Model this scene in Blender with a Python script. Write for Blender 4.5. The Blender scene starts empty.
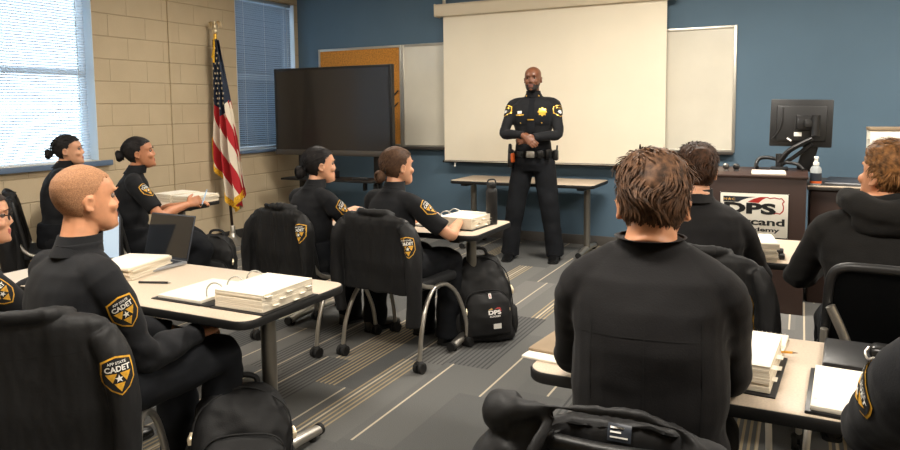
LAMP, SKY, EXPO = 58, 5.5, 0.56
import bpy, bmesh, math, random
from mathutils import Vector as V, Matrix, noise
from mathutils.bvhtree import BVHTree
rnd = random.Random(11)
S = bpy.context.scene
COL = S.collection
PI = math.pi
def RZ(a): return Matrix.Rotation(a, 4, 'Z')
def RX(a): return Matrix.Rotation(a, 4, 'X')
def RY(a): return Matrix.Rotation(a, 4, 'Y')
def T(*a): return Matrix.Translation(V(a))
def rad(a): return math.radians(a)

# ------------------------------------------------------------------ materials
def lin(c):
    return tuple((x/255/12.92 if x/255 <= .04045 else ((x/255+.055)/1.055)**2.4) for x in c)
class NT:
    def __init__(s, m):
        s.t = m.node_tree; s.n = s.t.nodes; s.l = s.t.links
        s.bsdf = s.n.get('Principled BSDF')
    def new(s, typ, **kw):
        n = s.n.new(typ)
        for k, v in kw.items(): setattr(n, k, v)
        return n
    def link(s, a, b): s.l.new(a, b)
    def math(s, op, a, b=None, c=None, clamp=False):
        n = s.n.new('ShaderNodeMath'); n.operation = op; n.use_clamp = clamp
        for i, x in enumerate((a, b, c)):
            if x is None: continue
            if isinstance(x, (int, float)): n.inputs[i].default_value = x
            else: s.l.new(x, n.inputs[i])
        return n.outputs[0]
    def mix(s, f, a, b):
        n = s.n.new('ShaderNodeMix'); n.data_type = 'RGBA'
        for i, x in ((0, f), (6, a), (7, b)):
            if isinstance(x, (int, float)): n.inputs[i].default_value = x
            elif isinstance(x, tuple): n.inputs[i].default_value = (*x, 1)
            else: s.l.new(x, n.inputs[i])
        return n.outputs[2]
    def objco(s): return s.new('ShaderNodeTexCoord').outputs['Object']
    def geo(s): return s.new('ShaderNodeNewGeometry').outputs['Position']
    def noise(s, co, scale, detail=3, dist=0):
        n = s.new('ShaderNodeTexNoise'); n.inputs['Scale'].default_value = scale
        n.inputs['Detail'].default_value = detail; n.inputs['Distortion'].default_value = dist
        s.l.new(co, n.inputs['Vector']); return n.outputs['Fac']
    def bump(s, h, strength, dist=.01):
        n = s.new('ShaderNodeBump'); n.inputs['Strength'].default_value = strength
        n.inputs['Distance'].default_value = dist; s.l.new(h, n.inputs['Height'])
        s.l.new(n.outputs[0], s.bsdf.inputs['Normal'])
def mat(name, c, rough=.6, metal=0, spec=.5, var=None, bump=None, emit=None, sss=0, sheen=0, coat=0, alpha=1, trans=0):
    m = bpy.data.materials.new(name); m.use_nodes = True
    t = NT(m); b = t.bsdf
    b.inputs['Base Color'].default_value = (*lin(c), 1)
    b.inputs['Roughness'].default_value = rough; b.inputs['Metallic'].default_value = metal
    b.inputs['Specular IOR Level'].default_value = spec
    if sheen: b.inputs['Sheen Weight'].default_value = sheen
    if coat: b.inputs['Coat Weight'].default_value = coat
    if trans: b.inputs['Transmission Weight'].default_value = trans
    if sss:
        b.inputs['Subsurface Weight'].default_value = sss
        b.inputs['Subsurface Radius'].default_value = (.012, .005, .003); b.inputs['Subsurface Scale'].default_value = 1
    if emit:
        b.inputs['Emission Color'].default_value = (*lin(emit[0]), 1); b.inputs['Emission Strength'].default_value = emit[1]
    if var or bump: co = t.objco()
    if var:
        f = t.noise(co, var[0], 4)
        f = t.math('MULTIPLY_ADD', f, 2.2, -.6, clamp=True)
        t.link(t.mix(f, lin(tuple(max(0, x*(1-var[1])) for x in c)), lin(tuple(min(255, x*(1+var[1])) for x in c))), b.inputs['Base Color'])
    if bump: t.bump(t.noise(co, bump[0], 5), bump[1], bump[2] if len(bump) > 2 else .004)
    return m
M = {}
M['uniform'] = mat('navy_black_uniform_cloth', (25, 26, 29), .8, spec=.22, var=(14, .12), bump=(320, .25, .002), sheen=.03)
M['blazer'] = mat('black_uniform_twill', (25, 24, 25), .8, spec=.22, var=(9, .1), bump=(260, .25, .002), sheen=.03)
M['trousers'] = mat('dark_uniform_trouser_cloth', (20, 22, 26), .85, spec=.2, var=(10, .15), bump=(260, .25, .002))
M['shell'] = mat('black_shell_jacket_nylon', (24, 24, 25), .6, spec=.32, var=(7, .15), bump=(60, .25, .004))
M['lining'] = mat('black_jacket_lining', (21, 21, 22), .55, spec=.3, bump=(90, .2, .003))
M['hoodie'] = mat('charcoal_hoodie_fleece', (30, 29, 28), .9, spec=.15, var=(9, .12), bump=(200, .35, .003), sheen=.04)
M['seam'] = mat('stitched_seam_thread', (14, 14, 15), .9)
M['nylon'] = mat('black_backpack_nylon', (17, 17, 18), .65, spec=.35, var=(12, .2), bump=(240, .3, .003))
M['webbing'] = mat('black_webbing', (25, 25, 26), .8, bump=(300, .4, .002))
M['leather'] = mat('black_polished_leather', (14, 14, 15), .3, bump=(120, .1, .002))
M['gold'] = mat('gold_embroidery_thread', (214, 160, 44), .6, var=(90, .15))
M['brass'] = mat('polished_gold_badge', (226, 178, 74), .28, metal=.85)
M['white'] = mat('white_embroidery_thread', (232, 230, 224), .7)
M['patchblack'] = mat('black_patch_twill', (15, 15, 17), .8)
M['brownpatch'] = mat('brown_patch_twill', (120, 78, 40), .8)
M['chrome'] = mat('brushed_chrome_tube', (190, 185, 176), .36, metal=.9)
M['steel'] = mat('brushed_steel_column', (140, 136, 128), .4, metal=.85, bump=(150, .06, .001))
M['blackplastic'] = mat('black_moulded_plastic', (22, 22, 23), .45, bump=(200, .08, .001))
M['rubber'] = mat('black_caster_rubber', (14, 14, 14), .7)
M['seatmesh'] = mat('black_woven_chair_mesh', (20, 22, 25), .75, bump=(400, .5, .003))
M['laminate'] = mat('beige_speckled_laminate', (204, 187, 167), .42, var=(160, .05), bump=(60, .03, .001))
M['edge'] = mat('black_table_edge_band', (15, 15, 15), .5)
M['paper'] = mat('white_printed_paper', (238, 230, 214), .8, var=(30, .03))
M['pageedge'] = mat('stacked_page_edges', (226, 214, 192), .85)
M['vinyl'] = mat('black_vinyl_binder_cover', (22, 22, 24), .4)
M['ring'] = mat('white_metal_binder_ring', (224, 222, 214), .3, metal=.5)
M['manila'] = mat('tan_card_folder', (139, 120, 96), .75, var=(14, .05))
M['whitelid'] = mat('pale_card_panel', (232, 226, 212), .7)
M['frame'] = mat('satin_aluminium_frame', (201, 196, 184), .35, metal=.7)
M['board'] = mat('glossy_white_marker_board', (222, 216, 200), .16, coat=.4, var=(3, .02))
M['cork'] = mat('tan_orange_cork', (193, 129, 50), .9, var=(70, .16), bump=(140, .5, .003))
M['screen'] = mat('matte_projection_fabric', (236, 226, 205), .9, spec=.1, var=(2, .012))
M['casing'] = mat('cream_screen_casing', (222, 208, 182), .5)
M['glassblack'] = mat('black_display_glass', (30, 28, 27), .30, spec=.6, coat=.25)
M['bezel'] = mat('black_display_bezel', (19, 19, 20), .35)
M['bezelgrey'] = mat('grey_metal_bezel', (92, 88, 84), .4, metal=.6)
def slatmat(name, c, tr):
    m = mat(name, c, .5); t = NT(m); out = t.n['Material Output']
    tl = t.new('ShaderNodeBsdfTranslucent'); tl.inputs[0].default_value = (*lin(c), 1)
    mx = t.new('ShaderNodeMixShader'); mx.inputs[0].default_value = tr
    t.link(t.bsdf.outputs[0], mx.inputs[1]); t.link(tl.outputs[0], mx.inputs[2]); t.link(mx.outputs[0], out.inputs['Surface'])
    return m
M['slat'] = slatmat('white_translucent_slat', (236, 240, 244), .5)
M['slatblue'] = slatmat('slate_grey_slat', (150, 164, 178), .12)
M['winframe'] = mat('white_frame_daylight_tint', (206, 220, 232), .45)  # white paint, with the blue of the daylight mixed into its colour
M['sill'] = mat('beige_stone_sill', (206, 198, 182), .6, var=(40, .05))
M['silledge'] = mat('sill_edge_daylight_tint', (92, 112, 138), .5)  # blue daylight falling on the sill nose is painted into this colour
M['desk'] = mat('dark_walnut_laminate', (52, 33, 26), .5, bump=(40, .08, .002))
M['desktop'] = mat('dark_grey_desk_top', (64, 60, 56), .5)
M['signwhite'] = mat('white_vinyl_sign', (234, 229, 216), .5)
M['signred'] = mat('red_vinyl_print', (186, 44, 38), .5)
M['signblack'] = mat('black_vinyl_print', (16, 16, 17), .5)
M['signgold'] = mat('gold_vinyl_print', (226, 178, 92), .5)
M['signblue'] = mat('slate_vinyl_print', (40, 46, 56), .5)
M['flagred'] = mat('red_flag_nylon', (176, 34, 40), .6, spec=.3, bump=(50, .15, .003))
M['flagwhite'] = mat('white_flag_nylon', (226, 214, 192), .6, spec=.3, bump=(50, .15, .003))
M['flagblue'] = mat('navy_flag_nylon', (22, 33, 52), .6, spec=.3, bump=(50, .15, .003))
M['fringe'] = mat('gold_flag_fringe', (236, 168, 38), .75, var=(60, .2), bump=(80, .5, .006))
M['wood'] = mat('dark_varnished_wood_pole', (42, 28, 22), .35, var=(30, .2))
M['finial'] = mat('gilded_eagle_metal', (232, 216, 184), .35, metal=.7)
M['bottleblack'] = mat('matte_black_bottle', (20, 21, 22), .45)
M['clear'] = mat('clear_plastic_bottle', (226, 232, 234), .2, trans=.5)
M['orange'] = mat('orange_plastic', (214, 96, 36), .5)
M['lightblue'] = mat('pale_blue_lit_display', (176, 196, 214), .25, emit=((170, 196, 222), .28))
M['silverlap'] = mat('silver_laptop_shell', (170, 172, 176), .35, metal=.6)
M['darklap'] = mat('dark_laptop_display', (28, 30, 34), .12, spec=.7, coat=.6)
M['keys'] = mat('dark_laptop_keys', (48, 52, 60), .5)
M['pencil'] = mat('yellow_pencil_paint', (224, 160, 56), .4)
M['eyewhite'] = mat('eye_white', (128, 114, 104), .4)
M['iris'] = mat('dark_brown_iris', (30, 20, 14), .2)
M['lens'] = mat('dark_spectacle_frame', (20, 18, 18), .3)
M['base'] = mat('dark_rubber_baseboard', (50, 48, 46), .6)
M['basegrey'] = mat('grey_rubber_baseboard', (84, 80, 76), .6)
M['tile'] = mat('white_ceiling_tile', (214, 210, 200), .9, var=(60, .04))
M['plain'] = mat('plain_painted_wall', (176, 160, 134), .85, var=(3, .03))
M['lamp'] = mat('ceiling_light_diffuser', (255, 246, 230), .6, emit=((255, 240, 216), 3.0))
M['outground'] = mat('pale_concrete_ground', (206, 204, 198), .9, var=(.5, .06))
M['skin_light'] = mat('fair_skin', (214, 158, 124), .5, sss=.12, var=(20, .05))
M['skin_pink'] = mat('pink_fair_skin', (212, 150, 112), .5, sss=.12, var=(20, .06))
M['skin_tan'] = mat('tan_skin', (190, 128, 92), .48, sss=.1, var=(20, .05))
M['skin_dark'] = mat('deep_brown_skin', (112, 70, 48), .42, sss=.06, var=(20, .08))
M['lips'] = mat('lip_skin', (168, 92, 80), .45)
M['lips_dark'] = mat('dark_lip_skin', (112, 62, 52), .45)
def hairmat(name, c, rough=.6, v=.35):
    m = mat(name, c, max(rough, .6), spec=.2); t = NT(m)
    co = t.objco(); f = t.math('MULTIPLY_ADD', t.noise(co, 60, 4), 2.4, -.7, clamp=True)
    t.link(t.mix(f, lin(tuple(x*(1-v) for x in c)), lin(tuple(min(255, x*(1+v)) for x in c))), t.bsdf.inputs['Base Color'])
    return m
M['hair_black'] = hairmat('black_hair', (30, 27, 27))
M['hair_dark'] = hairmat('dark_brown_hair', (44, 34, 30))
M['hair_brown'] = hairmat('brown_hair', (72, 51, 36), .5, v=.5)
M['hair_brown2'] = hairmat('deep_brown_hair', (58, 39, 27), .5, v=.45)
M['hair_chest'] = hairmat('chestnut_hair', (82, 60, 45), v=.18)
M['hair_gold'] = hairmat('golden_brown_hair', (104, 72, 42), .5, v=.45)
M['buzz'] = mat('short_sandy_stubble', (166, 120, 86), .8, var=(220, .16), bump=(420, .7, .002))
M['beard'] = mat('short_black_beard', (26, 20, 18), .7, bump=(300, .6, .003))

def wall_block():
    m = mat('painted_tan_concrete_block', (192, 174, 144), .7); t = NT(m)
    p = t.geo(); sx = t.new('ShaderNodeSeparateXYZ'); t.link(p, sx.inputs[0])
    H = .2032; L = .4064
    zz = t.math('DIVIDE', t.math('ADD', sx.outputs[2], -.0793+H*10), H)
    row = t.math('FLOOR', zz); fz = t.math('FRACT', zz)
    odd = t.math('MULTIPLY', t.math('MODULO', row, 2), .5)
    yy = t.math('ADD', t.math('DIVIDE', t.math('ADD', sx.outputs[1], 20.02), L), odd); fy = t.math('FRACT', yy)
    dz = t.math('MULTIPLY', t.math('MINIMUM', fz, t.math('SUBTRACT', 1, fz)), H)
    dy = t.math('MULTIPLY', t.math('MINIMUM', fy, t.math('SUBTRACT', 1, fy)), L)
    n = t.noise(p, 9, 3)
    d = t.math('ADD', t.math('MINIMUM', dz, t.math('ADD', dy, .0022)), t.math('MULTIPLY_ADD', n, .004, -.002))
    j = t.new('ShaderNodeMapRange', interpolation_type='SMOOTHSTEP'); j.inputs[1].default_value = .001; j.inputs[2].default_value = .008
    t.link(d, j.inputs[0])
    f = t.math('MULTIPLY_ADD', t.noise(p, 3, 4), 1.6, -.3, clamp=True)
    base = t.mix(f, lin((186, 168, 138)), lin((200, 182, 152)))
    t.link(t.mix(j.outputs[0], lin((176, 158, 128)), base), t.bsdf.inputs['Base Color'])
    h = t.math('ADD', t.math('MULTIPLY', j.outputs[0], .8), t.math('MULTIPLY', t.noise(p, 120, 4), .2))
    t.bump(h, .7, .008)
    return m
M['block'] = wall_block()
M['blue'] = mat('slate_blue_wall_paint', (84, 108, 126), .75, var=(1.2, .03), bump=(160, .12, .002))

def carpet():
    m = mat('grey_plank_carpet', (90, 92, 92), .95, spec=.1); t = NT(m)
    p = t.geo(); sx = t.new('ShaderNodeSeparateXYZ'); t.link(p, sx.inputs[0])
    W = .25; L = 1.0
    xx = t.math('DIVIDE', t.math('ADD', sx.outputs[0], 20), W); cx = t.math('FLOOR', xx); fx = t.math('FRACT', xx)
    wn = t.new('ShaderNodeTexWhiteNoise', noise_dimensions='1D'); t.link(cx, wn.inputs['W'])
    yy = t.math('ADD', t.math('DIVIDE', t.math('ADD', sx.outputs[1], 20), L), wn.outputs[0]); cy = t.math('FLOOR', yy)
    cb = t.new('ShaderNodeCombineXYZ'); t.link(cx, cb.inputs[0]); t.link(cy, cb.inputs[1])
    w2 = t.new('ShaderNodeTexWhiteNoise', noise_dimensions='2D'); t.link(cb.outputs[0], w2.inputs['Vector'])
    sp = t.new('ShaderNodeSeparateColor'); t.link(w2.outputs['Color'], sp.inputs[0])
    r1, r2, r3 = sp.outputs[0], sp.outputs[1], sp.outputs[2]
    nz = t.noise(p, 260, 3); nl = t.noise(p, 18, 3)
    tone = t.math('ADD', t.math('MULTIPLY', r1, .55), t.math('MULTIPLY_ADD', nz, .8, -.2), clamp=True)
    base = t.mix(tone, lin((76, 78, 79)), lin((128, 126, 122)))
    # fine stripes along the plank
    st = t.math('FRACT', t.math('MULTIPLY', fx, 9)); s1 = t.math('LESS_THAN', st, .42)
    tan = t.math('MULTIPLY', t.math('GREATER_THAN', r2, .80), s1)
    half = t.math('GREATER_THAN', t.math('MULTIPLY', t.math('SUBTRACT', fx, .5), t.math('SUBTRACT', r3, .5)), 0)
    tan = t.math('MULTIPLY', tan, half)
    colr = t.mix(t.math('MULTIPLY', tan, .8), base, lin((170, 153, 120)))
    # dark stripe planks
    dk = t.math('MULTIPLY', t.math('LESS_THAN', r2, .25), t.math('GREATER_THAN', st, .6))
    colr = t.mix(t.math('MULTIPLY', dk, .6), colr, lin((50, 50, 52)))
    # thin pale lines at random places of the plank
    pos = t.math('MULTIPLY_ADD', r3, .8, .1)
    ln = t.math('LESS_THAN', t.math('ABSOLUTE', t.math('SUBTRACT', fx, pos)), .022)
    ln = t.math('MULTIPLY', ln, t.math('GREATER_THAN', r1, .25))
    colr = t.mix(t.math('MULTIPLY', ln, .75), colr, lin((205, 192, 168)))
    t.link(colr, t.bsdf.inputs['Base Color'])
    t.bump(nz, .5, .006)
    return m
M['carpet'] = carpet()

def pageprint():
    m = mat('white_page_with_text_lines', (240, 232, 216), .8); t = NT(m)
    co = t.objco(); sx = t.new('ShaderNodeSeparateXYZ'); t.link(co, sx.inputs[0])
    ly = t.math('FRACT', t.math('MULTIPLY', sx.outputs[1], 90)); l = t.math('LESS_THAN', ly, .4)
    n = t.math('GREATER_THAN', t.noise(co, 130, 2), .46)
    t.link(t.mix(t.math('MULTIPLY', t.math('MULTIPLY', l, n), .22), lin((240, 232, 216)), lin((110, 104, 98))), t.bsdf.inputs['Base Color'])
    return m
M['print'] = pageprint()
def edgepages():
    m = mat('sheaf_of_page_edges', (226, 214, 192), .85); t = NT(m)
    co = t.objco(); sx = t.new('ShaderNodeSeparateXYZ'); t.link(co, sx.inputs[0])
    ly = t.math('FRACT', t.math('ADD', t.math('MULTIPLY', sx.outputs[2], 330), t.math('MULTIPLY', t.noise(co, 30, 2), .8)))
    t.link(t.mix(t.math('MULTIPLY', ly, .6), lin((236, 226, 206)), lin((190, 176, 152))), t.bsdf.inputs['Base Color'])
    return m
M['edges'] = edgepages()
def glass():
    m = bpy.data.materials.new('clear_window_glass'); m.use_nodes = True
    t = NT(m); out = t.n['Material Output']
    tr = t.new('ShaderNodeBsdfTransparent'); tr.inputs[0].default_value = (.9, .95, .97, 1)
    gl = t.new('ShaderNodeBsdfGlossy'); gl.inputs['Roughness'].default_value = .02
    fr = t.new('ShaderNodeFresnel'); mx = t.new('ShaderNodeMixShader')
    t.link(fr.outputs[0], mx.inputs[0]); t.link(tr.outputs[0], mx.inputs[1]); t.link(gl.outputs[0], mx.inputs[2])
    t.link(mx.outputs[0], out.inputs['Surface'])
    return m
M['glass'] = glass()

# ------------------------------------------------------------------ mesh helpers
def nb(): return bmesh.new()
def obj(name, bm, mats, parent=None, sharp=38, loc=None, rotz=None, normals=True):
    if normals: bmesh.ops.recalc_face_normals(bm, faces=bm.faces)
    me = bpy.data.meshes.new(name); bm.to_mesh(me); bm.free()
    return objm(name, me, mats, parent, sharp, loc, rotz)
def objm(name, me, mats, parent=None, sharp=38, loc=None, rotz=None):
    if not isinstance(mats, (list, tuple)): mats = [mats]
    assert not len(me.materials)
    for m in mats: me.materials.append(M[m] if isinstance(m, str) else m)
    me.polygons.foreach_set('use_smooth', [True]*len(me.polygons))
    if sharp: me.set_sharp_from_angle(angle=rad(sharp))
    o = bpy.data.objects.new(name, me); COL.objects.link(o)
    if parent: o.parent = parent
    if loc is not None: o.location = loc
    if rotz is not None: o.rotation_euler = (0, 0, rotz)
    return o
def tag(o, label, cat, group=None, kind=None):
    if label: o['label'] = label
    if cat: o['category'] = cat
    if group: o['group'] = group
    if kind: o['kind'] = kind
    return o
def thing(name, label, cat, loc=(0, 0, 0), rotz=0, group=None):
    o = bpy.data.objects.new(name, None); COL.objects.link(o); o.empty_display_size = .1
    o.location = loc; o.rotation_euler = (0, 0, rotz)
    return tag(o, label, cat, group)
def struct(name, bm, m, sharp=38):
    o = obj(name, bm, m, None, sharp); o['kind'] = 'structure'; return o
def setmat(faces, mi):
    for f in faces: f.material_index = mi
def box(bm, c, s, bev=0, rot=None, mi=0, seg=2):
    r = bmesh.ops.create_cube(bm, size=1)
    vs = r['verts']
    for v in vs: v.co = V((v.co.x*s[0], v.co.y*s[1], v.co.z*s[2]))
    fs = set(f for v in vs for f in v.link_faces)
    if bev:
        es = list(set(e for v in vs for e in v.link_edges))
        b = bmesh.ops.bevel(bm, geom=es, offset=bev, segments=seg, profile=.5, affect='EDGES')
        vs = list(set(v for f in b['faces'] for v in f.verts) | set(v for v in vs if v.is_valid))
        fs = set(f for v in vs for f in v.link_faces)
    mtx = T(*c) @ (rot or Matrix.Identity(4))
    for v in vs: v.co = mtx @ v.co
    setmat(fs, mi)
    return vs
def loft(bm, rings, cap=True, closed=False, mi=0):
    R = [[bm.verts.new(p) for p in r] for r in rings]
    n = len(R[0]); fs = []
    for a in range(len(R)-1+(1 if closed else 0)):
        A, B = R[a], R[(a+1) % len(R)]
        for i in range(n): fs.append(bm.faces.new((A[i], A[(i+1) % n], B[(i+1) % n], B[i])))
    if cap and not closed:
        fs.append(bm.faces.new(list(reversed(R[0])))); fs.append(bm.faces.new(R[-1]))
    setmat(fs, mi)
    return R
def catmull(pts, k=4):
    P = [V(p) for p in pts]
    if len(P) < 3: return [P[0].lerp(P[-1], i/k) for i in range(k+1)]
    out = []
    for i in range(len(P)-1):
        a = P[i-1] if i else P[0]*2-P[1]; b, c = P[i], P[i+1]; d = P[i+2] if i+2 < len(P) else P[-1]*2-P[-2]
        for j in range(k):
            t = j/k
            out.append(.5*((2*b)+(c-a)*t+(2*a-5*b+4*c-d)*t*t+(3*b-a-3*c+d)*t**3))
    out.append(P[-1]); return out
def interp(vals, n):
    o = []
    for i in range(n):
        t = i/(n-1)*(len(vals)-1); a = min(int(t), len(vals)-2); o.append(vals[a]+(vals[a+1]-vals[a])*(t-a))
    return o
def tube(bm, pts, r, seg=10, closed=False, flat=1.0, up=None, mi=0, cap=True):
    P = [V(p) for p in pts]; n = len(P)
    rs = r if isinstance(r, (list, tuple)) else [r]*n
    if len(rs) != n: rs = interp(rs, n)
    rings = []; N = None
    for i in range(n):
        if closed: t = P[(i+1) % n]-P[i-1]
        else: t = P[min(i+1, n-1)]-P[max(i-1, 0)]
        if t.length < 1e-9: t = V((0, 0, 1))
        t.normalize()
        if N is None:
            u = V(up) if up else (V((0, 0, 1)) if abs(t.z) < .9 else V((0, 1, 0)))
            N = (u-t*u.dot(t)).normalized()
        else:
            if up:
                u = V(up); q = u-t*u.dot(t)
                N = q.normalized() if q.length > 1e-4 else N
            else:
                N = N-t*N.dot(t); N.normalize()
        B = t.cross(N)
        rings.append([P[i]+(N*math.cos(a)*flat+B*math.sin(a))*rs[i] for a in [2*PI*k/seg for k in range(seg)]])
    return loft(bm, rings, cap=cap, closed=closed, mi=mi)
def stube(bm, pts, r, seg=10, k=4, **kw):
    P = catmull(pts, k)
    if isinstance(r, (list, tuple)): r = interp(r, len(P))
    return tube(bm, P, r, seg, **kw)
def cyl(bm, p0, p1, r, seg=16, r1=None, mi=0):
    return tube(bm, [p0, p1], [r, r if r1 is None else r1], seg, mi=mi)
def ell(bm, c, r, rot=None, u=16, v=10, mi=0):
    m = T(*c) @ (rot or Matrix.Identity(4)) @ Matrix.Diagonal((*r, 1))
    q = bmesh.ops.create_uvsphere(bm, u_segments=u, v_segments=v, radius=1, matrix=m)
    setmat(set(f for x in q['verts'] for f in x.link_faces), mi)
    return q['verts']
def ering(c, w, d, n=22, p=1.0, rot=None, dback=None):
    o = []
    for k in range(n):
        a = 2*PI*k/n; ca, sa = math.cos(a), math.sin(a)
        x = w*math.copysign(abs(sa)**p, sa); dd = d if ca > 0 or dback is None else dback
        y = dd*math.copysign(abs(ca)**p, ca)
        q = V((x, y, 0))
        if rot: q = rot @ q
        o.append(V(c)+q)
    return o
def lathe(bm, prof, n=20, c=(0, 0, 0), mi=0):
    return loft(bm, [[V((c[0]+r*math.cos(2*PI*k/n), c[1]+r*math.sin(2*PI*k/n), c[2]+z)) for k in range(n)] for r, z in prof], mi=mi)
def remesh(bm, voxel, smooth=3, fac=.5):
    bmesh.ops.recalc_face_normals(bm, faces=bm.faces)
    me = bpy.data.meshes.new('tmp'); bm.to_mesh(me); bm.free()
    o = bpy.data.objects.new('tmp', me); COL.objects.link(o)
    r = o.modifiers.new('r', 'REMESH'); r.mode = 'VOXEL'; r.voxel_size = voxel; r.use_smooth_shade = True
    if smooth:
        s = o.modifiers.new('s', 'SMOOTH'); s.factor = fac; s.iterations = smooth
    dg = bpy.context.evaluated_depsgraph_get(); dg.update()
    out = bpy.data.meshes.new_from_object(o.evaluated_get(dg))
    bpy.data.objects.remove(o); bpy.data.meshes.remove(me)
    return out
def displace(me, fn):
    ns = [v.normal.copy() for v in me.vertices]
    for v, n in zip(me.vertices, ns): v.co += n*fn(v.co)
    me.update()
def fold(sx, sy, sz, amp, off=0):
    def f(p):
        return noise.noise(V((p.x*sx+off, p.y*sy, p.z*sz)))*amp
    return f
def bvh_of(me):
    return BVHTree.FromPolygons([v.co.copy() for v in me.vertices], [tuple(p.vertices) for p in me.polygons])

# ------------------------------------------------------------------ lettering and patches
_tc = {}
def text2d(s, weight=0.0, shear=0.0):
    k = (s, weight, shear)
    if k not in _tc:
        cu = bpy.data.curves.new('txt', 'FONT'); cu.body = s; cu.align_x = 'CENTER'; cu.align_y = 'CENTER'
        cu.offset = weight; cu.resolution_u = 3; cu.shear = shear
        o = bpy.data.objects.new('txt', cu); COL.objects.link(o)
        dg = bpy.context.evaluated_depsgraph_get(); dg.update()
        me = bpy.data.meshes.new_from_object(o.evaluated_get(dg))
        _tc[k] = ([v.co.copy() for v in me.vertices], [tuple(p.vertices) for p in me.polygons])
        bpy.data.objects.remove(o); bpy.data.curves.remove(cu); bpy.data.meshes.remove(me)
    return _tc[k]
def flat_text(bm, s, cx, cy, h, w=None, weight=0.02, z=0, mi=0, shear=0.0):
    vs, fs = text2d(s, weight, shear)
    x0, x1 = min(v.x for v in vs), max(v.x for v in vs); y0, y1 = min(v.y for v in vs), max(v.y for v in vs)
    ky = h/(y1-y0); kx = ky if w is None else w/(x1-x0)
    B = [bm.verts.new((cx+(v.x-(x0+x1)/2)*kx, cy+(v.y-(y0+y1)/2)*ky, z)) for v in vs]
    for f in fs:
        try: bm.faces.new([B[i] for i in f]).material_index = mi
        except ValueError: pass
def flat_poly(bm, pts, z=0, mi=0):
    f = bm.faces.new([bm.verts.new((p[0], p[1], z)) for p in pts]); f.material_index = mi; return f
def star_pts(cx, cy, r, k=.4, n=5, rot=0):
    return [(cx+(r if i % 2 == 0 else r*k)*math.sin(i*PI/n+rot), cy+(r if i % 2 == 0 else r*k)*math.cos(i*PI/n+rot)) for i in range(2*n)]
SHIELD = [(-.38, .40), (-.19, .46), (0, .5), (.19, .46), (.38, .40), (.41, .1), (.40, -.14), (.24, -.35), (0, -.5), (-.24, -.35), (-.40, -.14), (-.41, .1)]
def cadet_art(small=False):
    bm = nb()
    flat_poly(bm, SHIELD, 0, 0)
    flat_poly(bm, [(x*.90, y*.91) for x, y in SHIELD], 1, 1)
    flat_text(bm, 'CADET', 0, .185, .145, .62, .03, 2, 2)
    if not small: flat_text(bm, 'APP STATE', 0, .33, .07, .46, .02, 2, 2)
    for cx, cy in ((-.17, -.02), (.17, -.02), (0, -.27)):
        flat_poly(bm, [(cx-.135, cy+.095), (cx+.135, cy+.095), (cx, cy-.13)], 2, 0)
    flat_poly(bm, star_pts(0, -.06, .105), 3, 2)
    for v in bm.verts: v.co.x *= .88
    return bm
def officer_art():
    bm = nb()
    flat_poly(bm, SHIELD, 0, 0)
    flat_poly(bm, [(x*.88, y*.89) for x, y in SHIELD], 1, 1)
    flat_text(bm, 'POLICE', 0, .24, .12, .5, .02, 2, 0)
    flat_poly(bm, star_pts(0, -.08, .2, .5, 8), 2, 2)
    return bm
def project_art(art, bvh, c, n, up, size, cuts=7, eps=.0022, lift=.0011, reach=.12):
    """lay flat artwork onto a cloth surface round the point c, seen along -n"""
    n = V(n).normalized(); up = V(up); up = (up-n*up.dot(n)).normalized(); rt = up.cross(n)
    bmesh.ops.triangulate(art, faces=art.faces)
    for k in range(1, cuts):
        a = -.5+k/cuts
        for no in ((1, 0, 0), (0, 1, 0)):
            bmesh.ops.bisect_plane(art, geom=art.verts[:]+art.edges[:]+art.faces[:], plane_co=(a, a, 0), plane_no=no)
    c = V(c)
    h0 = bvh.ray_cast(c+n*reach, -n, 2*reach)
    cen = h0[0] if h0[0] is not None else c
    for v in art.verts:
        l = v.co.z; o = cen+rt*v.co.x*size+up*v.co.y*size
        h = bvh.ray_cast(o+n*.07, -n, .16)
        q = h[0] if h[0] is not None else None
        if q is None:
            q = bvh.find_nearest(o)[0]
        nn = n
        if h[0] is not None: nn = (n*.4+h[1]*.6).normalized() if h[1].dot(n) > 0 else n
        v.co = q+nn*(eps+lift*l)
    for f in art.faces:
        f.normal_update()
        if f.normal.dot(n) < 0: f.normal_flip()
    return art
def patch(parent, bvh, c, n, up, size=.105, art=None, mats=('gold', 'patchblack', 'white'), name='shoulder_patch'):
    bm = project_art(art or cadet_art(), bvh, c, n, up, size)
    o = obj(name, bm, list(mats), parent, None, normals=False)
    return o
def ribbon(parent, bvh, pts, n, w, m, name, eps=.0012):
    """a stitched line lying on the cloth"""
    n = V(n).normalized(); P = catmull(pts, 8); bm = nb(); Rv = []
    for i, p in enumerate(P):
        t = (P[min(i+1, len(P)-1)]-P[max(i-1, 0)]).normalized(); s = t.cross(n).normalized()
        row = []
        for k in (-1, 1):
            o = p+s*w*k; h = bvh.ray_cast(o+n*.15, -n, .4); q = h[0] if h[0] is not None else bvh.find_nearest(o)[0]
            row.append(bm.verts.new(q+n*eps))
        Rv.append(row)
    for a, b in zip(Rv, Rv[1:]): bm.faces.new((a[0], a[1], b[1], b[0]))
    return obj(name, bm, m, parent, None)

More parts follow.
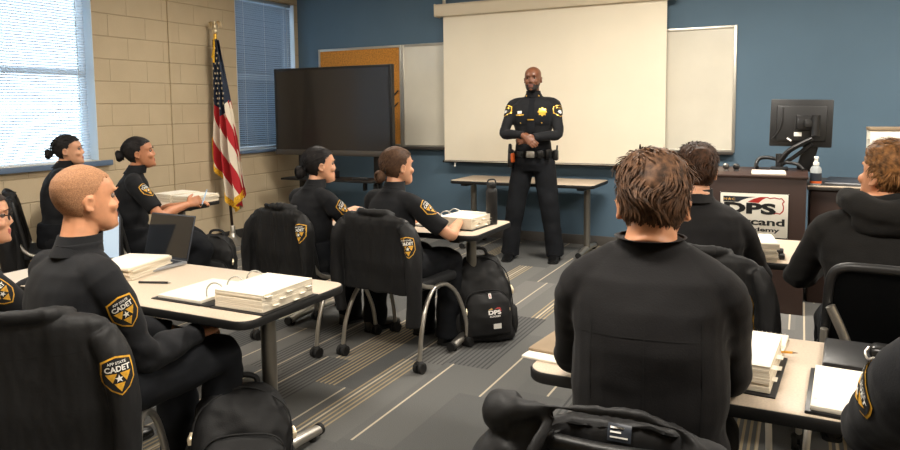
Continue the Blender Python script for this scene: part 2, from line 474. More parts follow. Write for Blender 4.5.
# ================================================================== THE ROOM
XL, XR, YF, YB, ZC = -5.652, 3.6, 7.06, -2.8, 2.95
bm = nb(); box(bm, ((XL+XR)/2, (YF+YB)/2, -.05), (XR-XL+.6, YF-YB+.6, .1)); struct('floor', bm, 'carpet')
bm = nb(); box(bm, ((XL+XR)/2, (YF+YB)/2, ZC+.05), (XR-XL+.6, YF-YB+.6, .1)); struct('ceiling', bm, 'tile')
W1 = (2.25, 4.2, .965, 2.62); W2 = (5.98, 6.99, .965, 2.72)
bm = nb()
def seg(y0, y1, z0, z1): box(bm, (XL-.11, (y0+y1)/2, (z0+z1)/2), (.22, y1-y0, z1-z0))
seg(YB, W1[0], 0, ZC); seg(W1[1], W2[0], 0, ZC); seg(W2[1], YF+.2, 0, ZC)
for w in (W1, W2): seg(w[0], w[1], 0, w[2]); seg(w[0], w[1], w[3], ZC)
struct('wall_left', bm, 'block')
bm = nb(); box(bm, ((XL+XR)/2, YF+.1, ZC/2), (XR-XL, .2, ZC)); struct('wall_front', bm, 'blue')
bm = nb(); box(bm, (XR+.1, (YF+YB)/2, ZC/2), (.2, YF-YB+.4, ZC)); struct('wall_right', bm, 'plain')
bm = nb(); box(bm, ((XL+XR)/2, YB-.1, ZC/2), (XR-XL, .2, ZC)); struct('wall_back', bm, 'plain')
bm = nb(); box(bm, (XL+.006, (YF+YB)/2, .05), (.012, YF-YB, .1), .003); struct('baseboard_left', bm, 'base')
bm = nb(); box(bm, ((XL+XR)/2, YF-.006, .05), (XR-XL, .012, .1), .003); struct('baseboard_front', bm, 'basegrey')
bm = nb(); box(bm, (XL+.008, 5.046, ZC/2), (.018, .022, ZC-.01), .005); struct('trim_1', bm, 'block')
# outside ground seen only as light behind the blinds
bm = nb(); box(bm, (-16, 4, -.5), (19, 40, .1)); struct('exterior_ground', bm, 'outground')

def window(n, w, fm, glass_x, sillm):
    y0, y1, z0, z1 = w
    r = bpy.data.objects.new('window_%d' % n, None); COL.objects.link(r); r['kind'] = 'structure'
    r.location = (XL, (y0+y1)/2, z0)
    hw = (y1-y0)/2; H = z1-z0; gx = glass_x-XL
    bm = nb(); t = .045
    box(bm, (gx, -hw+t/2, H/2), (.06, t, H), .006); box(bm, (gx, hw-t/2, H/2), (.06, t, H), .006)
    box(bm, (gx, 0, t/2), (.06, 2*hw-2*t, t), .006); box(bm, (gx, 0, H-t/2), (.06, 2*hw-2*t, t), .006)
    box(bm, (gx, 0, H*.49), (.05, 2*hw-2*t, .05), .006)
    obj('window_frame', bm, fm, r)
    bm = nb(); box(bm, (gx, 0, H/2), (.006, 2*hw-2*t, H-2*t)); obj('window_pane', bm, 'glass', r)
    bm = nb()
    d = -gx+.03
    for s in (-1, 1): box(bm, (gx/2-.0, s*(hw+.001), H/2), (-gx+.004, .006, H))
    obj('window_jamb', bm, fm, r)
    return r
window(1, W1, 'winframe', XL-.15, 'sill')
window(2, W2, 'winframe', XL-.15, 'sill')
bm = nb(); box(bm, (XL-.055, (W1[0]+W1[1])/2, .985), (.22, W1[1]-W1[0]-.004, .024), .006); struct('trim_2', bm, 'sill')
bm = nb(); box(bm, (XL+.042, (W1[0]+W1[1])/2+.03, .972), (.03, W1[1]-W1[0]+.16, .05), .008); struct('trim_3', bm, 'silledge')
bm = nb(); box(bm, (XL+.0, (W2[0]+W2[1])/2, .958), (.09, W2[1]-W2[0]+.03, .03), .006); struct('trim_4', bm, 'silledge')

def blind(w, x, tilt, m, label, pitch=.0235):
    y0, y1, z0, z1 = w; L = y1-y0-.05
    t = thing('window_blind', label, 'window blind', (x, (y0+y1)/2, z0+.02))
    H = z1-z0-.02
    bm = nb(); n = int((H-.09)/pitch)
    for i in range(n):
        z = .045+i*pitch; prof = []
        for k in range(4):
            u = (k/3-.5)*.026; c = .0022*(1-(2*k/3-1)**2)
            prof.append((u*math.cos(tilt)-c*math.sin(tilt), u*math.sin(tilt)+c*math.cos(tilt)))
        sag = .0012*noise.noise(V((i*.7, 0, 0)))
        ring = [(a, b) for a, b in prof]+[(a+.0005, b-.0007) for a, b in reversed(prof)]
        loft(bm, [[V((a, yy, z+b+sag)) for a, b in ring] for yy in (-L/2, L/2)])
    obj('slats', bm, m, t)
    bm = nb(); box(bm, (0, 0, H-.02), (.03, L, .035), .004); obj('headrail', bm, m, t)
    bm = nb(); box(bm, (0, 0, .015), (.026, L, .018), .005); obj('bottom_rail', bm, m, t)
    for yy in (-L*.36, 0, L*.36):
        bm = nb()
        for xx in (-.0145, .0145): cyl(bm, (xx, yy, .02), (xx, yy, H-.03), .0012, 6)
        obj('ladder_cord', bm, 'white', t)
    bm = nb(); cyl(bm, (.022, L/2-.09, H*.3), (.022, L/2-.09, H-.03), .004, 8); obj('tilt_wand', bm, 'clear', t)
    return t
blind(W1, XL-.07, rad(38), 'slat', 'bright white slatted blind on the big window at far left')
blind(W2, XL-.045, rad(44), 'slatblue', 'slate blue closed blind on the narrow window between flag and black display')

# ceiling lights (above the frame)
for i, (x, y, q) in enumerate(((-3.6, 1.0, .8), (-3.6, 4.9, .45), (-.9, 1.0, .9), (-.9, 4.9, 1.25), (1.8, 1.0, .9), (1.8, 4.9, 1.2))):
    t = thing('ceiling_light', 'recessed rectangular ceiling light above the classroom', 'ceiling light', (x, y, ZC), 0, 'recessed ceiling lights')
    bm = nb()
    for a, b, c, d in ((-.61, 0, .03, .61), (.61, 0, .03, .61), (0, -.29, 1.22, .03), (0, .29, 1.22, .03)): box(bm, (a, b, -.008), (c, d, .02), .003)
    obj('light_frame', bm, 'frame', t)
    bm = nb(); box(bm, (0, 0, -.004), (1.18, .54, .008)); obj('diffuser', bm, 'lamp', t)
    L = bpy.data.lights.new('tube_lamp', 'AREA'); L.shape = 'RECTANGLE'; L.size = 1.16; L.size_y = .52
    L.energy = LAMP*q; L.color = (1, .93, .83)
    lo = bpy.data.objects.new('tube_lamp', L); COL.objects.link(lo); lo.parent = t; lo.location = (0, 0, -.03)

# ================================================================== FRONT WALL
t = thing('corkboard', 'tan orange corkboard in silver frame behind the black display', 'corkboard', (-4.742, YF, .985))
bw, bh = 1.18, 1.18
def boardframe(w, h, parent, d=.022, t_=.028):
    bm = nb()
    for s in (-1, 1):
        box(bm, (s*(w/2-t_/2), -d/2, h/2), (t_, d, h), .004)
        box(bm, (0, -d/2, h/2+s*(h/2-t_/2)), (w-2*t_, d, t_), .004)
    return obj('frame', bm, 'frame', parent)
boardframe(1.18, 1.18, t)
bm = nb(); box(bm, (0, -.006, .59), (1.13, .012, 1.13)); obj('cork_panel', bm, 'cork', t)
bm = nb(); box(bm, (.5, -.016, .022), (.16, .012, .03), .004); obj('maker_plate', bm, 'frame', t)
for k, (px_, pz_) in enumerate(((-4.235, 1.62), (-4.24, 1.48))):
    bm = nb(); cyl(bm, (0, 0, 0), (.06, -.012, .05), .009, 8); cyl(bm, (.06, -.012, .05), (.072, -.014, .06), .005, 8, .002)
    tag(obj('marker_pen', bm, 'blackplastic', None, loc=(px_-.02, YF-.022, pz_-.03)),
        ('upper' if k == 0 else 'lower')+' of two dark slanted sticks pinned on the corkboard beside the display', 'marker pen')
def whiteboard(x0, x1, label):
    w = x1-x0; t = thing('whiteboard', label, 'whiteboard', ((x0+x1)/2, YF, .985))
    boardframe(w, 1.18, t)
    bm = nb(); box(bm, (0, -.006, .59), (w-.05, .012, 1.13)); obj('writing_surface', bm, 'board', t)
    bm = nb(); box(bm, (0, -.04, -.012), (w-.02, .07, .014), .004); box(bm, (0, -.076, -.005), (w-.02, .008, .03), .003); obj('marker_tray', bm, 'bezelgrey', t)
    return t
whiteboard(-4.148, -2.6, 'left whiteboard between the corkboard and the projection screen')
whiteboard(-1.98, -.556, 'right whiteboard showing past the right edge of the projection screen')
t = thing('projection_screen', 'large pulled down cream projection screen on the front wall', 'projection screen', (-2.36, 6.94, .85))
bm = nb(); box(bm, (0, 0, .80), (2.38, .004, 1.6)); obj('screen_fabric', bm, 'screen', t)
bm = nb()
pr_ = [(-.05, 1.58), (-.068, 1.61), (-.07, 1.69), (-.05, 1.71), (.05, 1.71), (.06, 1.69), (.06, 1.61), (.045, 1.58)]
loft(bm, [[V((x, y, z)) for y, z in pr_] for x in (-1.255, 1.255)]); obj('screen_case', bm, 'casing', t)
for s in (-1, 1):
    bm = nb(); box(bm, (s*1.262, -.005, 1.645), (.014, .14, .14), .006); obj('end_cap', bm, 'casing', t)
    bm = nb(); box(bm, (s*1.2, .045, 1.80), (.035, .02, .2), .003); box(bm, (s*1.2, .08, 1.88), (.035, .07, .03), .003); obj('wall_bracket', bm, 'frame', t)
bm = nb(); cyl(bm, (-1.21, -.004, -.008), (1.21, -.004, -.008), .014, 12); obj('bottom_bar', bm, 'blackplastic', t)
bm = nb(); cyl(bm, (-1.19, -.0165, -.004), (1.19, -.0165, -.004), .004, 8); obj('bar_strip', bm, 'frame', t)
bm = nb(); cyl(bm, (-1.06, -.012, -.02), (-1.06, -.012, -.045), .006, 8); ell(bm, (-1.06, -.012, -.055), (.011, .011, .012)); obj('pull_knob', bm, 'white', t)

# ================================================================== DISPLAY ON CART
tc = thing('display_cart', 'black metal cart carrying the large black display', 'display cart', (-4.6, 6.42, 0))
for x in (-.52, .50):
    bm = nb(); box(bm, (x, 0, .78), (.085, .05, 1.4), .008); obj('upright', bm, 'blackplastic', tc)
    bm = nb(); box(bm, (x, -.02, .075), (.07, .62, .05), .01); obj('foot', bm, 'blackplastic', tc)
    for y in (-.3, .26):
        bm = nb(); cyl(bm, (x-.014, y, .03), (x+.014, y, .03), .03, 16); cyl(bm, (x, y, .03), (x, y, .06), .012, 8); obj('caster', bm, 'rubber', tc)
bm = nb(); box(bm, (0, -.12, .665), (1.2, .36, .022), .006); obj('shelf', bm, 'blackplastic', tc)
bm = nb(); box(bm, (0, .01, .12), (1.0, .04, .05), .006); obj('crossbar', bm, 'blackplastic', tc)
bm = nb(); box(bm, (.36, -.05, .60), (.04, .04, .12), .006); box(bm, (.5, -.05, .44), (.05, .04, .36), .006); obj('cable_channel', bm, 'blackplastic', tc)
tv = thing('flat_panel_display', 'large black flat panel display standing in the room corner', 'display', (-4.6, 6.3, .95))
bm = nb()
box(bm, (-.762, 0, .475), (.035, .06, .94), .006); box(bm, (.762, 0, .475), (.035, .06, .94), .006); box(bm, (0, 0, .928), (1.49, .06, .03), .006)
obj('bezel', bm, 'bezel', tv)
bm = nb(); box(bm, (0, -.004, .937), (1.55, .045, .014), .004); obj('top_edge_trim', bm, 'bezelgrey', tv)
bm = nb(); box(bm, (0, -.006, .005), (1.56, .07, .06), .008); obj('bottom_bezel', bm, 'bezelgrey', tv)
bm = nb(); box(bm, (0, -.018, .475), (1.49, .02, .89)); obj('screen_glass', bm, 'glassblack', tv)
bm = nb(); box(bm, (0, .045, .47), (1.4, .045, .8), .015); obj('rear_housing', bm, 'blackplastic', tv)
bm = nb(); box(bm, (-.06, -.0365, .008), (.05, .003, .009)); box(bm, (-.005, -.0365, .008), (.045, .003, .009)); obj('maker_mark', bm, 'white', tv, None)
t = thing('media_player', 'small black box on the shelf under the black display', 'media box', (-4.66, 6.27, .677))
bm = nb(); box(bm, (0, 0, .04), (.2, .16, .08), .008); obj('body', bm, 'blackplastic', t)
bm = nb(); cyl(bm, (.07, -.081, .03), (.07, -.084, .03), .008, 10); obj('power_button', bm, 'bezelgrey', t)
t = thing('remote_control', 'thin dark remote lying at the right end of the cart shelf', 'remote control', (-4.2, 6.22, .676), rad(20))
bm = nb(); box(bm, (0, 0, .012), (.17, .045, .024), .006); obj('body', bm, 'blackplastic', t)
bm = nb()
for k in range(5): box(bm, (-.06+k*.028, 0, .0255), (.012, .02, .004), .001)
obj('buttons', bm, 'bezelgrey', t)

# ================================================================== FLAG
def make_flag_mat():
    m = mat('striped_flag_nylon', (176, 34, 40), .6, spec=.3); t = NT(m)
    u = t.new('ShaderNodeUVMap').outputs[0]; sx = t.new('ShaderNodeSeparateXYZ'); t.link(u, sx.inputs[0])
    s_ = sx.outputs[0]; d = t.math('MULTIPLY', sx.outputs[1], 2)
    q = t.math('ADD', t.math('SUBTRACT', t.math('MULTIPLY', s_, 6.6), t.math('MULTIPLY', d, 3.6)), 20)
    red = t.math('LESS_THAN', t.math('MODULO', q, 2), 1)
    c = t.mix(red, lin((228, 216, 196)), lin((178, 36, 44)))
    tip = t.math('MULTIPLY_ADD', t.math('ABSOLUTE', t.math('SUBTRACT', s_, .5)), -.34, .80)
    un = t.math('LESS_THAN', d, tip)
    t.link(t.mix(un, c, lin((24, 36, 56))), t.bsdf.inputs['Base Color'])
    return m
flag_mat = make_flag_mat()
def flag_stand(x, y):
    t = thing('flag_on_stand', 'red white and blue striped flag with gold fringe on an eagle topped pole', 'flag', (x, y, 0))
    top = V((-.07, -.07, 2.2))
    bm = nb(); lathe(bm, [(.001, .0), (.165, 0), (.168, .012), (.155, .022), (.11, .04), (.06, .075), (.036, .10), (.03, .13), (.026, .19), (.022, .2), (.001, .2)], 28); obj('stand_base', bm, 'chrome', t)
    bm = nb(); cyl(bm, (0, 0, .15), top, .0155, 12); obj('pole', bm, 'wood', t)
    bm = nb()
    for z in (1.05,): cyl(bm, top*(z/2.2)-V((0, 0, .03)), top*(z/2.2)+V((0, 0, .03)), .0185, 12)
    cyl(bm, top-V((0, 0, .02)), top+V((0, 0, .03)), .019, 12); obj('ferrule', bm, 'brass', t)
    # eagle finial: body, head, spread wings, ball
    bm = nb(); ell(bm, top+V((0, 0, .055)), (.026, .026, .026)); ell(bm, top+V((0, 0, .105)), (.018, .018, .036)); ell(bm, top+V((.004, -.008, .148)), (.011, .016, .012))
    cyl(bm, top+V((.006, -.02, .148)), top+V((.008, -.034, .142)), .006, 8, .001)
    for s in (-1, 1):
        stube(bm, [top+V((s*.01, 0, .12)), top+V((s*.04, 0, .155)), top+V((s*.075, .004, .15)), top+V((s*.095, .006, .10))], [.014, .017, .013, .004], 8, flat=.45)
        for k in range(3): stube(bm, [top+V((s*(.04+.018*k), .004, .15)), top+V((s*(.048+.02*k), .006, .115)), top+V((s*(.046+.02*k), .006, .088))], [.009, .009, .003], 6, flat=.5)
        cyl(bm, top+V((s*.008, 0, .08)), top+V((s*.016, -.006, .064)), .006, 6)
    stube(bm, [top+V((0, .004, .08)), top+V((0, .016, .06)), top+V((0, .02, .05))], [.014, .018, .016], 8, flat=.4)
    obj('eagle_finial', bm, 'finial', t)
    # draped cloth: s across the gathered width, d down
    NS, ND = 66, 150
    def edge(d):       # left / right outline, metres from the pole axis
        l = -.012-.088*min(1, d/1.2)**.9+.012*math.sin(d*4.5)*min(1, d)
        r = .03+.115*min(1, d/.75)**.8+.085*max(0, d-.75)/.85
        return l, r
    def dmax(s):       # how far the cloth reaches down at s
        if s < .58: return 1.27+(1.80-1.27)*(s/.58)**.9
        return 1.80-(1.80-1.63)*((s-.58)/.42)**1.2
    def P(s, f, off=0):
        d = f*dmax(s); l, r = edge(d); e = min(1, .25+d/.9)
        x = l+(r-l)*s
        ph = s*2*PI*2.6+.6*d
        g = (r-l)*min(1, .45+.55*d/1.1)
        yy = -.03-.125*g*math.sin(ph)-.05*g*math.sin(ph*2.1+1+d*1.4)
        x += .03*g*math.cos(ph)
        p = V((x-.07+.025*d, yy-.07+.03*d, 2.17-d))
        return p
    def sheet(side):
        bm = nb(); vs = []
        for j in range(ND+1):
            vs.append([bm.verts.new(P(i/NS, j/ND)+V((0, .035*side+(.03*side*math.sin(i/NS*PI)), 0))) for i in range(NS+1)])
        return bm, vs
    for side, nm in ((0, 'flag_cloth'), (1, 'flag_back_fold')):
        bm, vs = sheet(side); uv = bm.loops.layers.uv.new('UVMap')
        for j in range(ND):
            for i in range(NS):
                f = bm.faces.new((vs[j][i], vs[j+1][i], vs[j+1][i+1], vs[j][i+1]))
                for lp, (a, b) in zip(f.loops, ((i, j), (i, j+1), (i+1, j+1), (i+1, j))):
                    s = a/NS; lp[uv].uv = (s, b/ND*dmax(s)/2)
        o = obj(nm, bm, flag_mat, t, None, normals=False)
        m = o.modifiers.new('s', 'SOLIDIFY'); m.thickness = .003; m.offset = -1 if side == 0 else 1
        if side == 0: cloth = o
    # stars sewn on the union, following the folds
    bm = nb(); row = 0; d = .09
    while d < .78:
        l, r = edge(d); wdt = r-l; nst = max(2, round(wdt/.05)); 
        for k in range(nst):
            s = (k+.5+(.25 if row % 2 else -.25))/nst
            if not .05 < s < .97: continue
            vtip = .80-.34*abs(s-.5)
            if d > vtip-.035: continue
            f = d/dmax(s); c = P(s, f); du = (P(s+.01, f)-c).normalized(); dv = V((0, 0, 1))
            nrm = du.cross(dv).normalized()
            if nrm.y > 0: nrm = -nrm
            rr = .0165; q1, q2 = P(s-.04, f), P(s+.04, f)
            y_ = min(c.y, P(s-.06, f).y, P(s+.06, f).y)-.005; sl_ = 0
            cv = bm.verts.new((c.x, y_, c.z)); ring = [bm.verts.new((c.x+a*.85, y_+a*sl_, c.z+b)) for a, b in star_pts(0, 0, rr, .42)]
            for k2 in range(10): bm.faces.new((cv, ring[k2], ring[(k2+1) % 10]))
            obj('star', bm, 'flagwhite', cloth, None); bm = nb()
        row += 1; d += .052
    bm.free()
    bm = nb(); vs = []
    n = 90
    for i in range(n+1):
        s = i/n; a = P(s, 1); b = P(max(0, min(1, s)), .965)
        k = .006*math.sin(i*2.4)
        vs.append([bm.verts.new(b+V((0, -.008, 0))), bm.verts.new(a+V((0, -.012, -.012+k))), bm.verts.new(a+V((0, .01, -.012+k))), bm.verts.new(b+V((0, .008, 0)))])
    for a, b in zip(vs, vs[1:]):
        for k in range(4): bm.faces.new((a[k], b[k], b[(k+1) % 4], a[(k+1) % 4]))
    # side fringe down the left edge
    obj('fringe', bm, 'fringe', t)
    bm = nb()
    stube(bm, [P(0, f)+V((-.006, -.004, 0)) for f in (.80, .86, .92, .97, 1.0)], [.012, .016, .016, .016, .012], 8, flat=.6); obj('side_fringe', bm, 'fringe', t)
    bm = nb(); stube(bm, [top+V((.006, -.022, -.02)), top+V((.018, -.04, -.1)), top+V((.03, -.06, -.2)), top+V((.038, -.075, -.27))], [.008, .009, .008, .012], 8)
    stube(bm, [top+V((-.006, -.022, -.02)), top+V((.01, -.04, -.12)), top+V((.012, -.065, -.22))], [.006, .007, .011], 8); obj('gold_cord', bm, 'fringe', t)
    return t
flag_stand(-5.44, 5.60)

# ================================================================== TABLES
def table(name_label, x0, x1, y0, y1, inset=.17, footx=None, h=.70, rot=0, group=None, label=None):
    w, d = x1-x0, y1-y0
    t = thing('classroom_table', label, 'table', ((x0+x1)/2, (y0+y1)/2, 0), rot)
    def rr(w, d, r, z, n=6):
        o = []
        for cx, cy, a0 in ((w/2-r, d/2-r, 0), (-w/2+r, d/2-r, PI/2), (-w/2+r, -d/2+r, PI), (w/2-r, -d/2+r, 1.5*PI)):
            for k in range(n+1): a = a0+PI/2*k/n; o.append(V((cx+r*math.cos(a), cy+r*math.sin(a), z)))
        return o
    bm = nb(); loft(bm, [rr(w-.012, d-.012, .055, h-.026), rr(w-.012, d-.012, .055, h-.001), rr(w-.016, d-.016, .054, h)]); obj('tabletop', bm, 'laminate', t, 30)
    bm = nb(); loft(bm, [rr(w-.004, d-.004, .06, h-.032), rr(w, d, .06, h-.026), rr(w, d, .06, h-.006), rr(w-.006, d-.006, .058, h-.0015), rr(w-.014, d-.014, .055, h-.0022)]); obj('edge_band', bm, 'edge', t)
    for s in (-1, 1):
        x = s*(w/2-inset)
        bm = nb(); loft(bm, [ering((x, 0, z), .032, .026, 20) for z in (.05, h-.03)]); obj('column', bm, 'steel', t)
        fl = bm = nb(); stube(bm, [(x, -d/2+.03, .035), (x, -.1, .052), (x, .1, .052), (x, d/2-.0, .035)], [.026, .031, .031, .026], 14, flat=.8)
        f = obj('foot', bm, 'chrome', t)
        for e in (-1, 1):
            bm = nb(); cyl(bm, (x, e*(d/2-.015)-(.0 if e > 0 else -.0), .035), (x, e*(d/2+.004), .035), .0265, 14); cyl(bm, (x, e*(d/2-.05), .0), (x, e*(d/2-.05), .02), .016, 10); obj('end_cap', bm, 'rubber', f)
        bm = nb(); box(bm, (x, 0, h-.045), (.07, d-.12, .03), .006); obj('top_bracket', bm, 'edge', t)
    bm = nb(); box(bm, (0, .1, h-.05), (w-2*inset, .03, .04), .006); obj('stretcher', bm, 'edge', t)
    return t
table('', -3.22, -1.675, 1.765, 2.375, label='beige classroom table at left in front of the seated buzz cut man')
table('', -3.16, -1.635, 3.555, 4.15, inset=.16, label='beige table in front of the two women with low hair buns')
table('', -5.58, -4.235, 3.62, 4.26, label='beige table by the tan block wall near the flag', inset=.12)
table('', -3.19, -1.70, 6.31, 6.92, label='empty beige table standing under the projection screen', inset=.14)
table('', -.665, .88, 1.765, 2.365, label='beige table in front of the big wavy haired man at right')
table('', -.72, .84, 3.49, 4.13, label='beige table in front of the podium where hooded man sits')

# ================================================================== TEACHER DESK
t = thing('teaching_podium', 'dark walnut podium with black and white academy sign', 'podium', (-.28, 5.55, 0))
bm = nb(); box(bm, (0, 0, .465), (.64, .70, .93), .004); obj('cabinet_body', bm, 'desk', t)
bm = nb(); box(bm, (0, 0, .936), (.66, .72, .018), .004); obj('podium_top', bm, 'desk', t)
sg = nb(); box(sg, (0, -.356, .672), (.435, .008, .305), .003, mi=0)
sign = obj('sign', sg, ['signwhite'], t)
art = nb(); w, h = .425, .295
def rrect(w, h, r, n=5):
    o = []
    for cx, cy, a0 in ((w/2-r, h/2-r, 0), (-w/2+r, h/2-r, PI/2), (-w/2+r, -h/2+r, PI), (w/2-r, -h/2+r, 1.5*PI)):
        for k in range(n+1): a = a0+PI/2*k/n; o.append((cx+r*math.cos(a), cy+r*math.sin(a)))
    return o
bo = rrect(.437, .307, .012); bi = rrect(.428, .298, .01)
vo = [art.verts.new((a, b, .2)) for a, b in bo]; vi = [art.verts.new((a, b, .2)) for a, b in bi]
for i in range(len(vo)): art.faces.new((vo[i], vo[(i+1) % len(vo)], vi[(i+1) % len(vi)], vi[i])).material_index = 0
swoosh = [(-.195, .125), (.02, .125), (-.03, .118), (-.075, .10), (-.10, .085), (-.195, .085)]
flat_poly(art, [(a, b) for a, b in swoosh], .5, 3)
flat_text(art, 'N★C', -.155, .106, .021, .075, .02, 1, 2)
flat_poly(art, [(-.04, .088), (.0, .112), (.04, .126), (.09, .128), (.055, .108), (.03, .084)], .6, 1)
flat_text(art, 'DPS', -.025, .045, .078, .33, .05, 2, 0)
flat_text(art, 'Mercand', -.005, -.045, .05, .40, .03, 1, 0)
flat_text(art, 'Academy', .03, -.102, .036, .27, .03, 1, 0)
outl = [(.05, .122), (.085, .125), (.10, .118), (.13, .124), (.16, .117), (.172, .122), (.19, .10), (.178, .088), (.186, .062), (.183, .035), (.165, .015), (.14, .02), (.125, .012)]
for a, b in zip(outl, outl[1:]):
    A, B = V((*a, 0)), V((*b, 0)); n_ = (B-A).normalized().cross(V((0, 0, 1)))*.0034
    flat_poly(art, [(A+n_)[:2], (B+n_)[:2], (B-n_)[:2], (A-n_)[:2]], .7, 1)
for v in art.verts: v.co = V((v.co.x, -.3602-v.co.z*.0006, .672+v.co.y))
obj('sign_lettering', art, ['signblack', 'signred', 'signgold', 'signblue'], sign, None)
t = thing('teacher_desk', 'dark walnut desk joined to the right of the podium', 'desk', (.82, 5.88, 0))
bm = nb(); box(bm, (0, 0, .835), (1.55, .66, .03), .004); obj('desk_top', bm, 'desktop', t)
bm = nb(); box(bm, (0, -.28, .41), (1.5, .03, .82), .003); obj('front_panel', bm, 'desk', t)
for s in (-1, 1):
    bm = nb(); box(bm, (s*.745, .02, .41), (.03, .58, .82), .003); obj('side_panel', bm, 'desk', t)
bm = nb(); box(bm, (0, -.325, .846), (1.54, .012, .012), .003); obj('desk_edge', bm, 'laminate', t)

# monitor seen from behind, on an arm clamped to the podium
t = thing('computer_monitor', 'black monitor turned away on its arm above the podium', 'monitor', (-.02, 5.72, .945))
mm = T(.015, 0, .345) @ RZ(rad(4)) @ RX(rad(-6)) @ RY(rad(1.5))
def tr(bm, m): bmesh.ops.transform(bm, matrix=m, verts=bm.verts); return bm
bm = nb(); box(bm, (0, .012, 0), (.41, .03, .345), .008); box(bm, (0, -.016, -.005), (.33, .03, .26), .012)
stube(bm, [(-.125, -.03, .11), (-.13, -.035, .0), (-.15, -.03, -.07), (-.19, -.02, -.125)], .006, 8); obj('monitor_housing', tr(bm, mm), 'blackplastic', t)
bm = nb(); box(bm, (0, .0285, 0), (.385, .004, .315)); obj('monitor_panel', tr(bm, mm), 'darklap', t)
bm = nb(); box(bm, (.02, -.04, .0), (.11, .03, .11), .008)
for a in (-1, 1):
    for b in (-1, 1): cyl(bm, (.02+a*.037, -.055, b*.037), (.02+a*.037, -.059, b*.037), .005, 8)
cyl(bm, (.09, -.07, -.10), (.09, -.07, .05), .028, 16); box(bm, (.055, -.06, -.01), (.08, .04, .06), .008); obj('tilt_bracket', tr(bm, mm), 'bezel', t)
bm = nb(); box(bm, (-.02, -.034, -.085), (.05, .003, .03), .001); obj('rating_label', tr(bm, mm), 'white', t)
bm = nb(); box(bm, (-.075, -.034, -.125), (.035, .004, .012), .001, rot=RY(rad(35))); obj('cable_tag', tr(bm, mm), 'white', t)
bm = nb(); stube(bm, [(-.12, -.03, .06), (-.05, -.05, .15), (.09, -.06, .235)], [.03, .026, .024], 12, flat=.7); stube(bm, [(-.12, -.03, .03), (-.02, -.02, .10), (.09, -.05, .20)], .014, 10); obj('arm', bm, 'blackplastic', t)
bm = nb(); cyl(bm, (-.12, -.03, 0), (-.12, -.03, .12), .026, 16); box(bm, (-.12, -.03, .012), (.12, .1, .024), .008); obj('arm_base', bm, 'blackplastic', t)
bm = nb(); box(bm, (.07, .05, .12), (.10, .03, .26), .012, rot=RY(rad(14))); obj('stand_neck', bm, 'blackplastic', t)
bm = nb(); stube(bm, [(-.11, .0, .07), (-.2, .05, .085), (-.26, .05, .075), (-.28, .02, .03), (-.27, -.02, .012)], .014, 10); obj('cable_loop', bm, 'blackplastic', t)
bm = nb(); stube(bm, [(-.08, -.06, .06), (.0, -.1, .05), (.04, -.12, .012)], .012, 10); obj('cable', bm, 'blackplastic', t)
t = thing('paper_sheet', 'white paper lying on the podium top beneath the monitor arm', 'paper', (-.2, 5.38, .945), rad(3))
bm = nb(); box(bm, (0, 0, .006), (.216, .279, .012), .001); obj('sheets', bm, 'paper', t)
for k, (x, lab) in enumerate(((-.49, 'small silver grey knob speaker on podium edge, left of its pair'), (-.42, 'small round black speaker on podium edge, right of its pair'))):
    t = thing('desk_speaker', lab, 'speaker', (x, 5.5, .945))
    bm = nb(); ell(bm, (0, 0, .032), (.024, .024, .024)); cyl(bm, (0, 0, 0), (0, 0, .014), .02, 16, .014); obj('speaker_body', bm, 'blackplastic' if k else 'bezelgrey', t)
    bm = nb(); ell(bm, (-.006, -.01, .044), (.012, .012, .010)); obj('speaker_cone', bm, 'bezelgrey' if k else 'frame', t)
t = thing('sanitizer_bottle', 'clear pump bottle with white top beside the monitor', 'bottle', (.10, 5.64, .85))
bm = nb(); lathe(bm, [(.001, 0), (.034, 0), (.037, .01), (.037, .11), (.03, .128), (.016, .136), (.016, .142), (.001, .142)], 20); obj('bottle_body', bm, 'clear', t)
bm = nb(); lathe(bm, [(.0378, .025), (.0378, .085)], 20); obj('bottle_label', bm, 'signblue', t)
bm = nb(); lathe(bm, [(.0382, .012), (.0382, .028)], 20); obj('label_band', bm, 'orange', t)
bm = nb(); lathe(bm, [(.001, .14), (.02, .14), (.02, .16), (.012, .165), (.012, .19), (.001, .19)], 16); box(bm, (0, 0, .195), (.032, .026, .016), .004); stube(bm, [(0, -.01, .197), (0, -.035, .195), (0, -.042, .185)], .006, 8); obj('pump', bm, 'white', t)
t = thing('closed_laptop', 'slim dark laptop lying on the desk beyond the hooded man', 'laptop', (.34, 5.78, .85), rad(-8))
bm = nb(); box(bm, (0, 0, .008), (.34, .24, .014), .005); obj('laptop_base', bm, 'silverlap', t)
bm = nb(); box(bm, (0, .01, .024), (.335, .235, .008), .003, rot=RX(rad(4))); obj('laptop_lid', bm, 'keys', t)
t = thing('cardboard_box', 'white box with tan rim behind the hooded man', 'box', (.66, 6.0, .85))
bm = nb(); box(bm, (0, 0, .19), (.44, .3, .38), .004); obj('box_body', bm, 'whitelid', t)
bm = nb(); box(bm, (0, 0, .392), (.45, .31, .022), .003); obj('box_lid', bm, 'manila', t)
bm = nb(); box(bm, (0, -.151, .30), (.36, .003, .012)); obj('slot', bm, 'pageedge', t)
bm = nb(); box(bm, (-.226, -.1, .33), (.014, .05, .03), .004); obj('side_tab', bm, 'whitelid', t)

